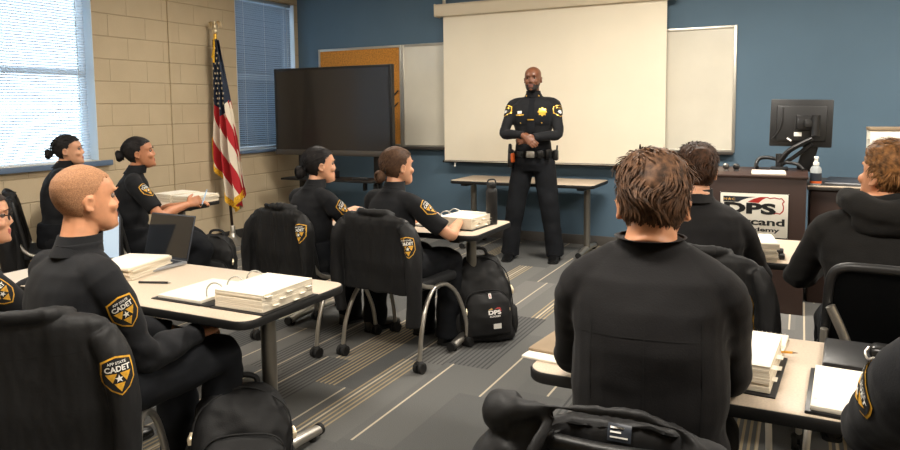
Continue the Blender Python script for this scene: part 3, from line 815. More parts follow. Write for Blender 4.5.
# ================================================================== CHAIRS
def make_chair():
    t = bpy.data.objects.new('training_chair', None); COL.objects.link(t); t.empty_display_size = .1
    t['category'] = 'chair'; t['group'] = 'nesting chairs at the tables'
    bm = nb(); box(bm, (0, .0, .44), (.45, .44, .055), .022, seg=3); obj('seat', bm, 'seatmesh', t)
    # back: rounded loop of black tube with a woven panel
    def bp(u, v): return V((u*.222*(1-.06*v*v), -.215-.07*v+.03*u*u, .50+.33*v))
    loop = []
    for u, v in ((-1, 0), (-1, .5), (-1, .86), (-.86, .98), (-.5, 1.0), (0, 1.0), (.5, 1.0), (.86, .98), (1, .86), (1, .5), (1, 0), (.86, -.05), (0, -.06), (-.86, -.05)): loop.append(bp(u, v))
    P = []
    for i in range(len(loop)):
        a, b, c, d = loop[i-1], loop[i], loop[(i+1) % len(loop)], loop[(i+2) % len(loop)]
        for j in range(4):
            q = j/4; P.append(.5*((2*b)+(c-a)*q+(2*a-5*b+4*c-d)*q*q+(3*b-a-3*c+d)*q**3))
    bm = nb(); tube(bm, P, .0155, 10, closed=True); obj('back_frame', bm, 'blackplastic', t)
    bm = nb(); n = 14; g = [[bm.verts.new(bp(-1+2*i/n, .0+j/n*.98)*1) for i in range(n+1)] for j in range(n+1)]
    for j in range(n):
        for i in range(n): bm.faces.new((g[j][i], g[j][i+1], g[j+1][i+1], g[j+1][i]))
    bmesh.ops.solidify(bm, geom=bm.faces[:], thickness=.006); obj('backrest', bm, 'seatmesh', t)
    for s in (-1, 1):
        bm = nb(); stube(bm, [(s*.235, -.06, .425), (s*.236, -.17, .46), (s*.228, -.222, .53), (s*.225, -.24, .62)], .0125, 10); obj('back_support', bm, 'chrome', t)
        for e in (-1, 1):
            bm = nb(); stube(bm, [(s*.238, e*-.02, .425), (s*.243, e*.07, .415), (s*.255, e*.16, .34), (s*.268, e*.225, .2), (s*.272, e*.25, .065)], .0125, 10)
            lg = obj('leg', bm, 'chrome', t)
            bm = nb()
            for q in (-1, 1): cyl(bm, (s*.272+q*.006, e*.252, .03), (s*.272+q*.026, e*.252, .03), .03, 18)
            cyl(bm, (s*.272-.026, e*.252, .03), (s*.272+.026, e*.252, .03), .01, 8); ell(bm, (s*.272, e*.252, .05), (.03, .022, .02)); obj('caster', bm, 'rubber', lg)
    bm = nb(); cyl(bm, (-.235, 0, .415), (.235, 0, .415), .012, 10); obj('cross_tube', bm, 'chrome', t)
    return t
chair0 = make_chair(); _used = [False]
def dup(root):
    r = root.copy(); COL.objects.link(r)
    for ch in list(root.children):
        c = ch.copy(); COL.objects.link(c); c.parent = r
        for g in list(ch.children):
            d = g.copy(); COL.objects.link(d); d.parent = c
    return r
def chair(x, y, rot, label):
    o = dup(chair0) if _used[0] else chair0
    _used[0] = True
    o.location = (x, y, 0); o.rotation_euler = (0, 0, rad(rot)); o['label'] = label
    return o

# ================================================================== PEOPLE
HR = [(-.004, .062, .03, .012), (.0, .080, .03, .03), (.012, .094, .012, .045), (.032, .096, -.02, .055), (.052, .093, -.045, .061), (.072, .093, -.068, .066), (.095, .091, -.085, .070), (.117, .089, -.094, .0725),
      (.138, .095, -.098, .0745), (.160, .091, -.097, .0745), (.182, .078, -.089, .069), (.200, .058, -.072, .058), (.215, .032, -.048, .040), (.223, .008, -.022, .018), (.2248, -.004, -.008, .004)]
def head_rings(n=30, off=0):
    R_ = []
    for z, f, b, w in HR:
        c = V((0, (f+b)/2, z)); r = []
        for k in range(n):
            a = 2*PI*k/n; ca, sa = math.cos(a), math.sin(a)
            # widest point sits behind the middle
            y0 = b+(f-b)*.45
            y = y0+((f-y0)*abs(ca)**.92 if ca > 0 else -(y0-b)*abs(ca)**.95)
            x = (w+off)*math.copysign(abs(sa)**.92, sa)
            r.append(V((x, y, z)))
        R_.append(r)
    return R_
_hb = nb(); loft(_hb, head_rings()); bmesh.ops.recalc_face_normals(_hb, faces=_hb.faces)
HB = BVHTree.FromBMesh(_hb)
HC = V((0, -.004, .115))
def on_head(d, off=0):
    d = V(d).normalized(); h = HB.ray_cast(HC+d*.4, -d, .6)
    p = h[0] if h[0] is not None else HC+d*.1
    return p+d*off, (h[1] if h[1] is not None else d)
def add_head(bm, m, fem=False, nose=1.0, jaw=1.0):
    b2 = nb(); loft(b2, head_rings())
    # nose
    k = nose
    loft(b2, [ering((0, .080, .128), .007, .010, 10), ering((0, .087, .115), .008, .012, 10), ering((0, .091, .098), .0105, .014*k, 10), ering((0, .092, .084), .0145, .019*k, 10), ering((0, .089, .076), .013, .016*k, 10), ering((0, .086, .071), .008, .01, 10)])
    for s in (-1, 1):
        ell(b2, (s*.012, .093, .079), (.0075, .010, .008))
        # ears
        e = T(s*.0765, -.012, .099) @ RZ(s*rad(-28)) @ RX(rad(-10)) @ Matrix.Scale(.84, 4)
        ell(b2, (0, 0, 0), (.007, .017, .029), e, 12, 8)
        stube(b2, [e @ V((s*.004, .012, -.02)), e @ V((s*.009, -.010, -.018)), e @ V((s*.011, -.018, .006)), e @ V((s*.009, -.008, .028)), e @ V((s*.005, .010, .024))], [.006, .0055, .0055, .006, .005], 8)
        # cheek / brow
        ell(b2, (s*.040, .066, .082), (.024, .022, .020)); ell(b2, (s*.028, .082, .137), (.022, .012, .0065))
    ell(b2, (0, .0915, .053), (.022, .009, .0055)); ell(b2, (0, .0905, .043), (.020, .009, .0065)); ell(b2, (0, .088, .014), (.02, .012, .014))
    for f in b2.faces: f.material_index = 0
    bmesh.ops.recalc_face_normals(b2, faces=b2.faces)
    tr(b2, m)
    me = bpy.data.meshes.new('h'); b2.to_mesh(me); b2.free(); bm.from_mesh(me); bpy.data.meshes.remove(me)
def add_hand(bm, w, fd, pn, side, curl=.5, sc=1.0, spread=.05):
    y = V(fd).normalized(); z = -V(pn); z = (z-y*z.dot(y)).normalized(); x = y.cross(z)
    th = -x*side; w = V(w)
    R3 = Matrix((x, y, z)).transposed()
    def L(a, b, c): return w+(x*a+y*b+z*c)*sc
    rot = R3
    loft(bm, [[w+rot @ (q*sc) for q in ering((0, 0, 0), a, b, 14)] if 0 else [w+(x*(a*math.sin(2*PI*k/14)+cx)+y*l+z*b*math.cos(2*PI*k/14))*sc for k in range(14)]
              for l, a, b, cx in ((-.02, .025, .019, 0), (.0, .025, .018, 0), (.025, .033, .017, 0), (.06, .041, .0145, 0), (.083, .040, .012, 0), (.09, .034, .008, 0))])
    for i, (ox, ln, r) in enumerate(((-.030, .070, .0088), (-.010, .078, .0092), (.010, .072, .0088), (.029, .056, .0078))):
        px = -ox*side*-1 if 0 else ox*side
        a = curl*.55; p = L(px, .078, 0); d = y+x*(px*spread/.03); d.normalize(); pts = [p-d*.02*sc, p]; 
        for sgm, fr in enumerate((.45, .32, .23)):
            ax = d.cross(z).normalized()
            # bend towards the palm (-z)
            d = (d*math.cos(a)-z*math.sin(a)).normalized() if sgm == 0 else (Matrix.Rotation(-curl*.8, 3, x) @ d).normalized()
            p = p+d*ln*fr*sc; pts.append(p)
        tube(bm, catmull(pts, 3), [r*sc*1.02, r*sc, r*sc*.95, r*sc*.85, r*sc*.7], 8)
    p0 = L(0, .012, 0)+th*.018*sc; d1 = (th*.75+y*.6-z*.25).normalized(); d2 = (th*.3+y*.85-z*.35).normalized()
    p1 = p0+d1*.038*sc; p2 = p1+d2*.033*sc; p3 = p2+(d2-z*.2*curl).normalized()*.026*sc
    tube(bm, catmull([p0, p1, p2, p3], 3), [.0135*sc, .0125*sc, .0105*sc, .0075*sc], 8)
def ik(sh, wr, a, b, pole):
    sh, wr, pole = V(sh), V(wr), V(pole)
    d = wr-sh; L = min(d.length, a+b-.004); u = d.normalized(); x = (a*a-b*b+L*L)/(2*L); h = math.sqrt(max(a*a-x*x, 0))
    p = (pole-u*pole.dot(u)).normalized()
    return sh+u*x+p*h, sh+u*L

def hair_shell(parent, HM, cond, off, m, name='hair', inner=.004, nlat=60, nlon=96, noise_amp=.003, hs=1.0, extra=None, seed=0):
    """a closed cap of hair over the skull where cond(p) holds; extra(bm, cond) adds locks"""
    bm = nb(); grid = []
    for j in range(nlat+1):
        th = PI*.96*j/nlat; row = []
        for i in range(nlon):
            ph = 2*PI*i/nlon
            d = V((math.sin(th)*math.sin(ph), math.sin(th)*math.cos(ph), math.cos(th)))
            p, n = on_head(d); o = off(p) if callable(off) else off
            row.append((p, d, o+noise_amp*noise.noise(p*38+V((seed, 0, 0)))))
        grid.append(row)
    vo = {}
    def vert(j, i):
        k = (j, i % nlon)
        if k not in vo:
            p, d, o = grid[j][i % nlon]; vo[k] = bm.verts.new(p+d*o)
        return vo[k]
    for j in range(nlat):
        for i in range(nlon):
            ps = [grid[j][i][0], grid[j][(i+1) % nlon][0], grid[j+1][i][0], grid[j+1][(i+1) % nlon][0]]
            if all(cond(p) for p in ps):
                try: bm.faces.new((vert(j, i), vert(j, i+1), vert(j+1, i+1), vert(j+1, i)))
                except ValueError: pass
    bmesh.ops.remove_doubles(bm, verts=bm.verts, dist=.0004)
    bmesh.ops.recalc_face_normals(bm, faces=bm.faces)
    bmesh.ops.solidify(bm, geom=bm.faces[:], thickness=inner)
    if extra: extra(bm)
    bmesh.ops.transform(bm, matrix=HM @ Matrix.Scale(1, 4), verts=bm.verts)
    return obj(name, bm, m, parent, 60)
def locks(bm, rg, n, cond, flow, off, length=(.03, .06), r=(.002, .004), lift=.2, steps=6, flat=.55, wav=.25, clump=14):
    made = 0; tries = 0
    while made < n and tries < n*20:
        tries += 1
        d = V((rg.gauss(0, 1), rg.gauss(0, 1), rg.gauss(0, 1)+.3)).normalized(); p, nn = on_head(d)
        if not cond(p): continue
        o = off(p) if callable(off) else off
        L = rg.uniform(*length)*(min(1, o/.012+.25)); st = L/steps
        q = p+nn*o*.75; pts = [q.copy()]; jit = V((rg.uniform(-1, 1), rg.uniform(-1, 1), rg.uniform(-1, 1)))*wav
        lf = lift*rg.uniform(.2, 1.3)*(.3 if p.y > .05 else 1)
        for k in range(steps):
            dd = (q-HC).normalized(); f = V(flow(q)); c = noise.noise_vector(q*clump)*wav*1.6
            f = f-dd*f.dot(dd)
            v = (f.normalized()+dd*(lf*(1-k/steps*1.3))+c+jit).normalized()
            q = q+v*st; e = (q-HC); s0, n0 = on_head(e); mn = (s0-HC).length+o*(.75+.35*lf)
            if e.length < mn: q = HC+e.normalized()*mn
            pts.append(q.copy())
        rr = rg.uniform(*r)
        tube(bm, pts, [rr*.7, rr, rr, rr*.85, rr*.6, rr*.12], 5, flat=flat, up=(pts[0]-HC))
        made += 1

# hairlines, in head space (y forward, z up from the chin)
def cond_woman(p): return p.z > .172-max(0, .055-p.y)*.55-(.0 if p.y > -.0 else 0) if p.y > .012 else (p.z > .118+p.y*1.2 if p.y > -.03 else p.z > .052)
def cond_man(p):
    if p.y > .045: return p.z > .176
    if p.y > .0: return p.z > .176-(.045-p.y)*1.1
    if p.y > -.03: return p.z > .124+p.y*1.0
    return p.z > .020
def bun_hair(parent, HM, m, rg, bun=(0, -.118, .10), br=.034, low=False):
    B = V(bun)
    def flow(q): return B-q
    def extra(bm):
        locks(bm, rg, 420, cond_woman, flow, .0085, (.05, .075), (.0016, .0030), .0, 6, .5, .04, 6)
    o = hair_shell(parent, HM, cond_woman, .0075, m, 'hair', .006, noise_amp=.001, extra=extra)
    bm = nb(); ell(bm, B, (br, br*.72, br*.95), None, 18, 12)
    for k in range(22):
        ph = k*2*PI/22; pts = []
        for j in range(9):
            a = ph+j*.42; rr = br*(1.02-.0*j); el_ = (j/8-.5)*1.9
            pts.append(B+V((rr*math.cos(el_)*math.cos(a), -.012-br*.72*math.sin(el_)*.9-.0, rr*math.cos(el_)*math.sin(a))))
        tube(bm, pts, [.003, .005, .0055, .005, .0055, .005, .005, .004, .002], 6)
    stubs = nb(); stubs.free()
    tr(bm, HM); obj('hair_bun', bm, m, o, 60)
    bm = nb(); A = V((0, -.098, .10)); ax = (B-A).normalized(); 
    tube(bm, [A+ (V((math.cos(a), 0, math.sin(a)))*br*.62)+ax*.006 for a in [2*PI*i/20 for i in range(20)]], .0045, 8, closed=True); tr(bm, HM); obj('hair_tie', bm, 'webbing', o, 60)
    return o

def face_parts(o, HM, hair, brow=True, iris='iris', squint=.8):
    for s in (-1, 1):
        bm = nb()
        q = bmesh.ops.create_uvsphere(bm, u_segments=16, v_segments=12, radius=.0116, matrix=RX(-PI/2))
        for f in bm.faces:
            c = f.calc_center_median().normalized(); f.material_index = 1 if c.y > .70 else 0
        e = HM @ T(s*.0315, .0728, .1165); tr(bm, e); obj('eye', bm, ['eyewhite', iris], o)
        bm = nb(); rows = []
        for j in range(6):
            a = rad(28+j*12); rows.append([e @ (RZ(rad(-70+140*k/10)) @ V((0, .0128*math.cos(a), .0128*math.sin(a)))) for k in range(11)])
        g = [[bm.verts.new(q) for q in r] for r in rows]
        for r0, r1 in zip(g, g[1:]):
            for k in range(10): bm.faces.new((r0[k], r0[k+1], r1[k+1], r1[k]))
        obj('eyelid', bm, o.data.materials[0], o)
        if brow:
            bm = nb(); stube(bm, [(s*.014, .0985, .133), (s*.030, .0965, .139), (s*.048, .082, .1345)], [.0028, .0036, .0016], 8, flat=.6); tr(bm, HM); obj('eyebrow', bm, hair, o)

def torso_rings(P, grow=0.0, fem=False, top=True):
    """rings from the pelvis to the neck; P holds hip, neck base points and widths"""
    hip, nk, sw = V(P['hip']), V(P['neck']), P['sw']
    belly = P.get('belly', 0); k = P.get('bulk', 1.0)
    up = (nk-hip); R_ = []
    sl = P.get('slouch', .02)
    tilt = math.atan2(-(nk.y-hip.y), nk.z-hip.z); side = math.atan2(nk.x-hip.x, nk.z-hip.z)
    tw = P.get('twist', 0)
    if fem: prof = [(-.12, .165, .125), (-.02, .185, .14), (.10, .175, .130), (.30, .140, .105), (.45, .142, .112), (.62, .155, .122), (.76, .158, .108), (.86, .150, .088), (.93, .115, .068), (.985, .066, .055), (1.06, .056, .053)]
    else: prof = [(-.12, .165, .125), (-.02, .185, .14), (.10, .178, .130), (.30, .158, .115), (.45, .165, .12), (.62, .182, .13), (.76, .188, .118), (.86, .178, .098), (.93, .135, .074), (.985, .076, .062), (1.06, .063, .06)]
    for t, w, d in prof:
        w = w*(k if t < .7 else k*.5+.5)*(sw/.19 if t > .5 else 1)
        g = grow*(1 if t < .9 else .35)
        c = hip+up*t+V((0, -sl*math.sin(max(0, min(1, t))*PI), 0))
        m = (RZ(tw*max(0, min(1, t))) @ RY(side*.8) @ RX(tilt*.9 if t > .2 else 0)).to_3x3()
        R_.append(ering(c, w+g, d*(1+belly*max(0, 1-abs(t-.35)/.35))+g, 26, .88, m, d*.95+g))
    return R_
PEOPLE = {}
def person(name, label, loc, rot, Ht, hipz=.515, head=(0, .05), hyaw=0, hpitch=0, hroll=0, sw=.19, fem=False, skin='skin_light', lips='lips', arms=None,
           sleeve='long', cloth='uniform', legs='sit', knees=None, hair=None, haircol='hair_black', bulk=1.0, twist=0, collar=True, hs=1.0, slouch=.02, vox=.0075,
           knit=.004, pants='trousers', faces=True, neckfix=(0, 0), hood=False, belly=0, nkd=.245, sdrop=.078, armk=1.0, cuffs=.034, fold_amp=.015):
    loc = (loc[0], loc[1], 0)
    HM = T(head[0], head[1], Ht-.2248*hs) @ RZ(rad(hyaw)) @ RX(rad(hpitch)) @ RY(rad(hroll)) @ Matrix.Scale(hs, 4)
    hip = V((0, 0, hipz)); nk = V((head[0]*.8+neckfix[0], head[1]-.045+neckfix[1], Ht-nkd))
    P = dict(hip=hip, neck=nk, sw=sw, bulk=bulk, slouch=slouch, twist=rad(twist), belly=belly)
    tw = RZ(rad(twist)).to_3x3()
    # ---- the body
    bm = nb(); add_head(bm, HM, fem)
    nb0 = nk+V((0, -.005, -.03)); nt = HM @ V((0, -.018, .035))
    tube(bm, catmull([nb0, nk.lerp(nt, .5), nt, HM @ V((0, -.01, .09))], 3), [.066, .055 if not fem else .048, .056 if not fem else .048, .05], 16)
    loft(bm, torso_rings(P, -.022, fem))
    sh = []; el_ = []; wr = []
    al, fl = (.30, .26) if not fem else (.275, .235)
    for s, A in zip((-1, 1), arms):
        S_ = nk+tw @ V((s*(sw-.012), -.012, -sdrop)); E_, W_ = ik(S_, A['w'], al, fl, A.get('pole', (s*.5, -.4, -1)))
        sh.append(S_); el_.append(E_); wr.append(W_)
        k = .88 if fem else 1
        tube(bm, catmull([S_, S_.lerp(E_, .5), E_, E_.lerp(W_, .35), W_], 4), [.042*k, .044*k, .038*k, .040*k, .027*k], 14)
        fd = A.get('f', (W_-E_)); add_hand(bm, W_+V(fd).normalized()*.012, fd, A.get('p', (0, 0, -1)), s, A.get('curl', .6), .92 if fem else 1.0)
    hipj, kn, an = [], [], []
    for s in (-1, 1):
        hj = hip+V((s*.092, .0, -.01))
        if legs == 'sit':
            K = V((s*.125, .43, .50)) if knees is None else V(knees[0 if s < 0 else 1][0]); A_ = V((K.x, K.y-.02, .09)) if knees is None else V(knees[0 if s < 0 else 1][1])
        else:
            K = V(legs[0 if s < 0 else 1][0]); A_ = V(legs[0 if s < 0 else 1][1])
        hipj.append(hj); kn.append(K); an.append(A_)
        tube(bm, catmull([hj, hj.lerp(K, .5), K, K.lerp(A_, .4), A_], 4), [.075, .065, .045, .048, .032], 12)
        tube(bm, [A_, A_+V((0, .045, -.055))], [.032, .026], 10)
    me = remesh(bm, .0056, 2)
    # eye sockets
    iH = HM.inverted()
    for v in me.vertices:
        p = iH @ v.co
        if p.y > .05 and .09 < p.z < .145:
            for s in (-1, 1):
                q = math.hypot((p.x-s*.0315)/.0165, (p.z-.1165)/.0105)
                if q < 1.3:
                    dv = HM.to_3x3() @ V((0, -1, 0)); v.co += dv*.0085*max(0, 1-(q/1.3)**2)
    me.update()
    o = objm(name, me, [skin, lips], None, None); o.location = loc; o.rotation_euler = (0, 0, rad(rot))
    for f in me.polygons:
        p = iH @ f.center
        if p.y > .083 and abs(p.x) < .023-.25*abs(p.z-.048) and .037 < p.z < .058: f.material_index = 1
    tag(o, label, 'person')
    if faces: face_parts(o, HM, haircol)
    # ---- shirt
    bm = nb(); rings = torso_rings(P, .006, fem); loft(bm, rings[:-1]+[ering(nk.lerp(nt, .30), .064 if fem else .072, .066 if fem else .075, 26)])
    for i, s in enumerate((-1, 1)):
        S_, E_, W_ = sh[i], el_[i], wr[i]; k = (.86 if fem else .92)*armk
        ell(bm, S_+V((-s*.012, 0, -.006)), (.066*k, .064*k, .062*k))
        if sleeve == 'long':
            tube(bm, catmull([nk+V((s*.06, -.01, -.055)), S_, S_.lerp(E_, .5), E_, E_.lerp(W_, .4), W_.lerp(E_, .06)], 4), [.05, .066*k, .062*k, .054*k, .052*k, cuffs+.004], 18)
            if cuffs > .03: tube(bm, [W_.lerp(E_, .14), W_.lerp(E_, .02)], [cuffs+.007, cuffs+.006], 16)
        else:
            tube(bm, catmull([nk+V((s*.06, -.01, -.055)), S_, S_.lerp(E_, .45), S_.lerp(E_, .80)], 4), [.05, .064*k, .063*k, .062*k], 18)
    me = remesh(bm, vox, 3)
    seed = sum(map(ord, label)) % 97
    f1 = fold(7, 7, 11, fold_amp, seed); f2 = fold(19, 19, 26, fold_amp*.4, seed+5)
    def wr_(p):
        # creases gather at the waist, arm pits and elbows
        k = .35
        for i in (0, 1):
            k += .9*max(0, 1-(p-el_[i]).length/.13)+.8*max(0, 1-(p-(sh[i]+V((0, 0, -.09)))).length/.12)
        k += .8*max(0, 1-abs(p.z-hip.z-.1)/.16)
        return (f1(p)+f2(p))*min(1.3, k)
    displace(me, wr_)
    B = bvh_of(me)
    st = objm('jacket_top' if sleeve == 'long' else 'uniform_shirt', me, cloth, o, None)
    if collar:
        bm = nb(); ax = (nt-nk).normalized()
        c0 = nk+ax*-.004; rr = []
        for t, r in ((-.012, .080), (.018, .071), (.052, .066)):
            rr.append(ering(c0+ax*t+V((0, .004, 0)), r*(.88 if fem else 1), r*(.92 if fem else 1.02), 24))
        n = 24; inn = [[p.lerp(c0+ax*.02, .0)+(c0+ax*(i*.022)-p).normalized()*.005 for p in r] for i, r in enumerate(rr)]
        ROWS = rr+list(reversed(inn)); loft(bm, ROWS, cap=False, closed=True)
        cm = obj('collar', bm, cloth, st, 60)
    # ---- trousers
    bm = nb()
    loft(bm, [ering(hip+V((0, 0, z)), w, d, 22, .9) for z, w, d in ((-.095, .155, .13), (-.02, .186*bulk, .15), (.06, .184*bulk, .146), (.13, .172*bulk, .138))])
    for i, s in enumerate((-1, 1)):
        tube(bm, catmull([hipj[i], hipj[i].lerp(kn[i], .5), kn[i], kn[i].lerp(an[i], .45), an[i]+V((0, 0, -.055))], 5), [.105, .094, .078, .076, .078] if legs == 'sit' else [.108, .102, .088, .084, .086], 18)
    me = remesh(bm, .011, 3)
    displace(me, lambda p: (f1(p)+f2(p)*.8)*.9)
    objm('trousers', me, pants, o, None)
    for i, s in enumerate((-1, 1)):
        bm = nb(); a = an[i]; a = V((a.x, a.y, 0)); r = []
        for y, w, h in ((-.075, .02, .05), (-.065, .034, .075), (-.02, .038, .09), (.05, .042, .075), (.12, .046, .05), (.175, .042, .04), (.205, .026, .028)):
            r.append([a+V((w*math.cos(q), y, max(.006, .004+h*.5+h*.5*math.sin(q)))) for q in [2*PI*k/16 for k in range(16)]])
        loft(bm, r); sho = obj('shoe', bm, 'leather', o, 50)
        bm = nb(); r2 = [[a+V((w*1.06*math.cos(q), y, z)) for q, z in ((0, .0), (PI, .0), (PI, .014), (0, .014))] for y, w in ((-.078, .02), (-.06, .036), (.05, .042), (.12, .047), (.18, .042), (.208, .024))]
        loft(bm, r2); obj('sole', bm, 'rubber', sho, 30)
    D = dict(o=o, HM=HM, B=B, st=st, sh=sh, el=el_, wr=wr, nk=nk, hip=hip, nt=nt, rot=rad(rot))
    if hair: hair(o, HM)
    PEOPLE[label] = D
    return D
def sleeve_patch(D, side=1, frac=.32, n=None, size=.105, art=None, mats=('gold', 'patchblack', 'white'), roll=0):
    i = 1 if side > 0 else 0
    S_, E_ = D['sh'][i], D['el'][i]; ax = (S_-E_).normalized(); c = S_.lerp(E_, frac)
    n = V(n if n else (side, 0, .1)); n = (n-ax*n.dot(ax)).normalized()
    return patch(D['st'], D['B'], c+n*.05, n, ax, size, art, mats)
def arm(w, f=None, p=(0, 0, -1), curl=.6, pole=None):
    d = dict(w=w, p=p, curl=curl)
    if f: d['f'] = f
    if pole: d['pole'] = pole
    return d

# ================================================================== WHO SITS WHERE
rg = random.Random(5)
def messy(m, n, off, length, lift, seed, flowdir, sides=.012, r=(.0016, .0036)):
    def f(o, HM):
        R_ = random.Random(seed)
        def offs(p):
            k = max(0, min(1, (p.z-.10)/.075)); k = k*k*(3-2*k); return .0028+(sides*.4+off)*k*(1-.8*min(1, abs(p.x)/.074)*max(0, 1-max(0, p.z-.17)/.04))
        def flow(q):
            a = V(flowdir(q)); return a
        def extra(bm): locks(bm, R_, n, cond_man, flow, offs, length, r, lift, 6, .45, .22, 20)
        return hair_shell(o, HM, cond_man, offs, m, 'hair', .006, noise_amp=.006, extra=extra, seed=seed)
    return f
def down_out(q):          # brushed back over the top, then down the nape
    return (.45*math.sin(q.z*55+q.x*30+1)+q.x*2.5, -1 if q.z > .12 else -.25, -.25-12*max(0, .155-q.z))
def sweep_fwd(q):
    return (.25*math.sin(q.x*30+q.z*20)+q.x*2, .6 if q.z > .15 else .35, .15 if q.z > .15 else -.8)
def buns(m, seed, **k):
    return lambda o, HM: bun_hair(o, HM, m, random.Random(seed), **k)
def buzz(o, HM):
    def off(p): return .0016+.0014*max(0, min(1, (p.z-.09)/.1))
    return hair_shell(o, HM, cond_man, off, 'buzz', 'buzz_cut_hair', .003, noise_amp=.0004)
def beard(o, HM):
    def cond(p): return (p.y > -.005 and p.z < .062+.025*max(0, 1-p.y/.05) and p.z < .034+max(0, .082-p.y)*1.2) or (p.y > .07 and .057 < p.z < .066 and abs(p.x) < .03) or (p.y > .06 and abs(p.x) > .021 and p.z < .062)
    return hair_shell(o, HM, lambda p: p.z < .075 and cond(p), .0035, 'beard', 'beard', .004, nlat=56, nlon=80, noise_amp=.0004)

# --- the standing officer
D = person('person', 'standing bald officer with short beard in dark uniform, hands clasped before the screen', (-2.235, 6.19), 190, 1.80, hipz=.93, head=(0, .035), hyaw=-2, hpitch=2, sw=.208, armk=.90, skin='skin_dark', lips='lips_dark',
           arms=[arm((-.035, .255, 1.155), (.9, .12, -.18), (-.1, -1, -.2), .45, (-1, -.35, -.5)), arm((.045, .27, 1.175), (-.75, .2, -.55), (.1, -.9, -.3), .35, (1, -.35, -.5))],
           legs=[[(-.155, .035, .50), (-.205, .0, .095)], [(.165, .03, .50), (.225, .02, .095)]], hair=beard, haircol='beard', bulk=.97, slouch=-.01, sdrop=.085, nkd=.265, fold_amp=.008)
o, B = D['o'], D['B']
sleeve_patch(D, -1, .30, (-.75, .7, .1), .12, officer_art(), ('brass', 'patchblack', 'white')); sleeve_patch(D, 1, .30, (.75, .7, .1), .12, officer_art(), ('brass', 'patchblack', 'white'))
def on_shirt(x, z, n=(0, 1, .1)):
    h = B.ray_cast(V((x, .6, z)), V((0, -1, 0))); return h[0]
bm = nb(); flat_poly(bm, star_pts(0, 0, .5, .72, 8), 1); flat_poly(bm, [(.26*math.sin(2*PI*k/20), .26*math.cos(2*PI*k/20)) for k in range(20)], 4)
bd = obj('gold_badge', project_art(bm, B, on_shirt(-.10, 1.385), (0, 1, .15), (0, 0, 1), .085, 4, .006, .0012), 'brass', D['st'], None)
bm = nb(); flat_poly(bm, [(-.5, -.13), (.5, -.13), (.5, .13), (-.5, .13)]); obj('name_plate', project_art(bm, B, on_shirt(.105, 1.355), (0, 1, .15), (0, 0, 1), .075, 4, .005), 'brass', D['st'], None)
bm = nb(); flat_poly(bm, [(-.5, -.3), (.5, -.3), (.5, .3), (-.5, .3)]); obj('award_bar', project_art(bm, B, on_shirt(.108, 1.382), (0, 1, .15), (0, 0, 1), .042, 4, .005), 'white', D['st'], None)
bm = nb(); flat_poly(bm, [(-.5, -.22), (.5, -.22), (.5, .22), (-.5, .22)]); obj('service_pin', project_art(bm, B, on_shirt(-.072, 1.345), (0, 1, .15), (0, 0, 1), .032, 4, .005), 'brass', D['st'], None)
for s in (-1, 1):
    bm = nb(); flat_poly(bm, [(-.5, -.32), (0, -.42), (.5, -.32), (.5, .32), (-.5, .32)]); pk = obj('pocket_flap', project_art(bm, B, on_shirt(s*.098, 1.315), (0, 1, .15), (0, 0, 1), .12, 5, .006), 'trousers', D['st'], None)
    p = on_shirt(s*.098, 1.285)
    bm = nb(); ell(bm, p+V((0, .008, 0)), (.006, .004, .006)); obj('button', bm, 'brass', pk)
    bm = nb(); p = D['nk']+V((s*.055, .055, .0)); ell(bm, p, (.012, .005, .005), RY(s*rad(30))); obj('collar_pin', bm, 'brass', D['st'])
bm = nb(); R_ = []
for z, w in ((1.535, .022), (1.505, .03), (1.47, .024), (1.38, .03), (1.28, .038), (1.2, .042)):
    p = on_shirt(0, min(z, 1.5)) or V((0, .1, z)); yy = p.y+.008 if z < 1.5 else p.y-.006
    R_.append([V((-w, yy, z)), V((0, yy+.009, z)), V((w, yy, z)), V((0, yy-.006, z))])
loft(bm, R_); tie = obj('necktie', bm, 'trousers', D['st'], 60)
p = on_shirt(0, 1.315); bm = nb(); box(bm, (0, p.y+.019, 1.315), (.06, .006, .011), .002); obj('tie_bar', bm, 'brass', tie)
bm = nb(); rr = [[ering((0, 0, z), w, d, 32, .92)[k] for k in range(32)] for z, w, d in ((.975, .190, .158), (1.025, .188, .156))]
r2 = [[p+(V((0, 0, p.z))-p).normalized()*.02 for p in r] for r in rr]; loft(bm, rr+[r2[1], r2[0]], cap=False, closed=True); belt = obj('duty_belt', bm, 'leather', o, 40)
bm = nb(); box(bm, (0, .168, 1.0), (.075, .014, .06), .006); obj('belt_buckle', bm, 'chrome', belt)
for c_, s_, a_ in (((.075, .16, 1.0), (.035, .03, .055), -15), ((-.085, .158, 1.0), (.05, .035, .07), 18), ((-.15, .12, 1.0), (.05, .04, .085), 45)):
    bm = nb(); box(bm, c_, s_, .008, rot=RZ(rad(a_))); obj('belt_pouch', bm, 'leather', belt)
bm = nb(); box(bm, (.203, .06, .955), (.05, .075, .17), .012, rot=RX(rad(10))); obj('holster', bm, 'leather', belt)
bm = nb(); box(bm, (.208, .075, 1.045), (.03, .05, .09), .01, rot=RX(rad(24))); obj('sidearm_grip', bm, 'blackplastic', belt)
bm = nb(); box(bm, (.172, .125, .965), (.028, .035, .085), .008, rot=RZ(rad(-30))); obj('orange_baton_grip', bm, 'orange', belt)
bm = nb(); box(bm, (-.208, .0, .985), (.045, .07, .10), .012); cyl(bm, (-.218, .0, 1.03), (-.222, .01, 1.075), .008, 8); obj('radio', bm, 'blackplastic', belt)

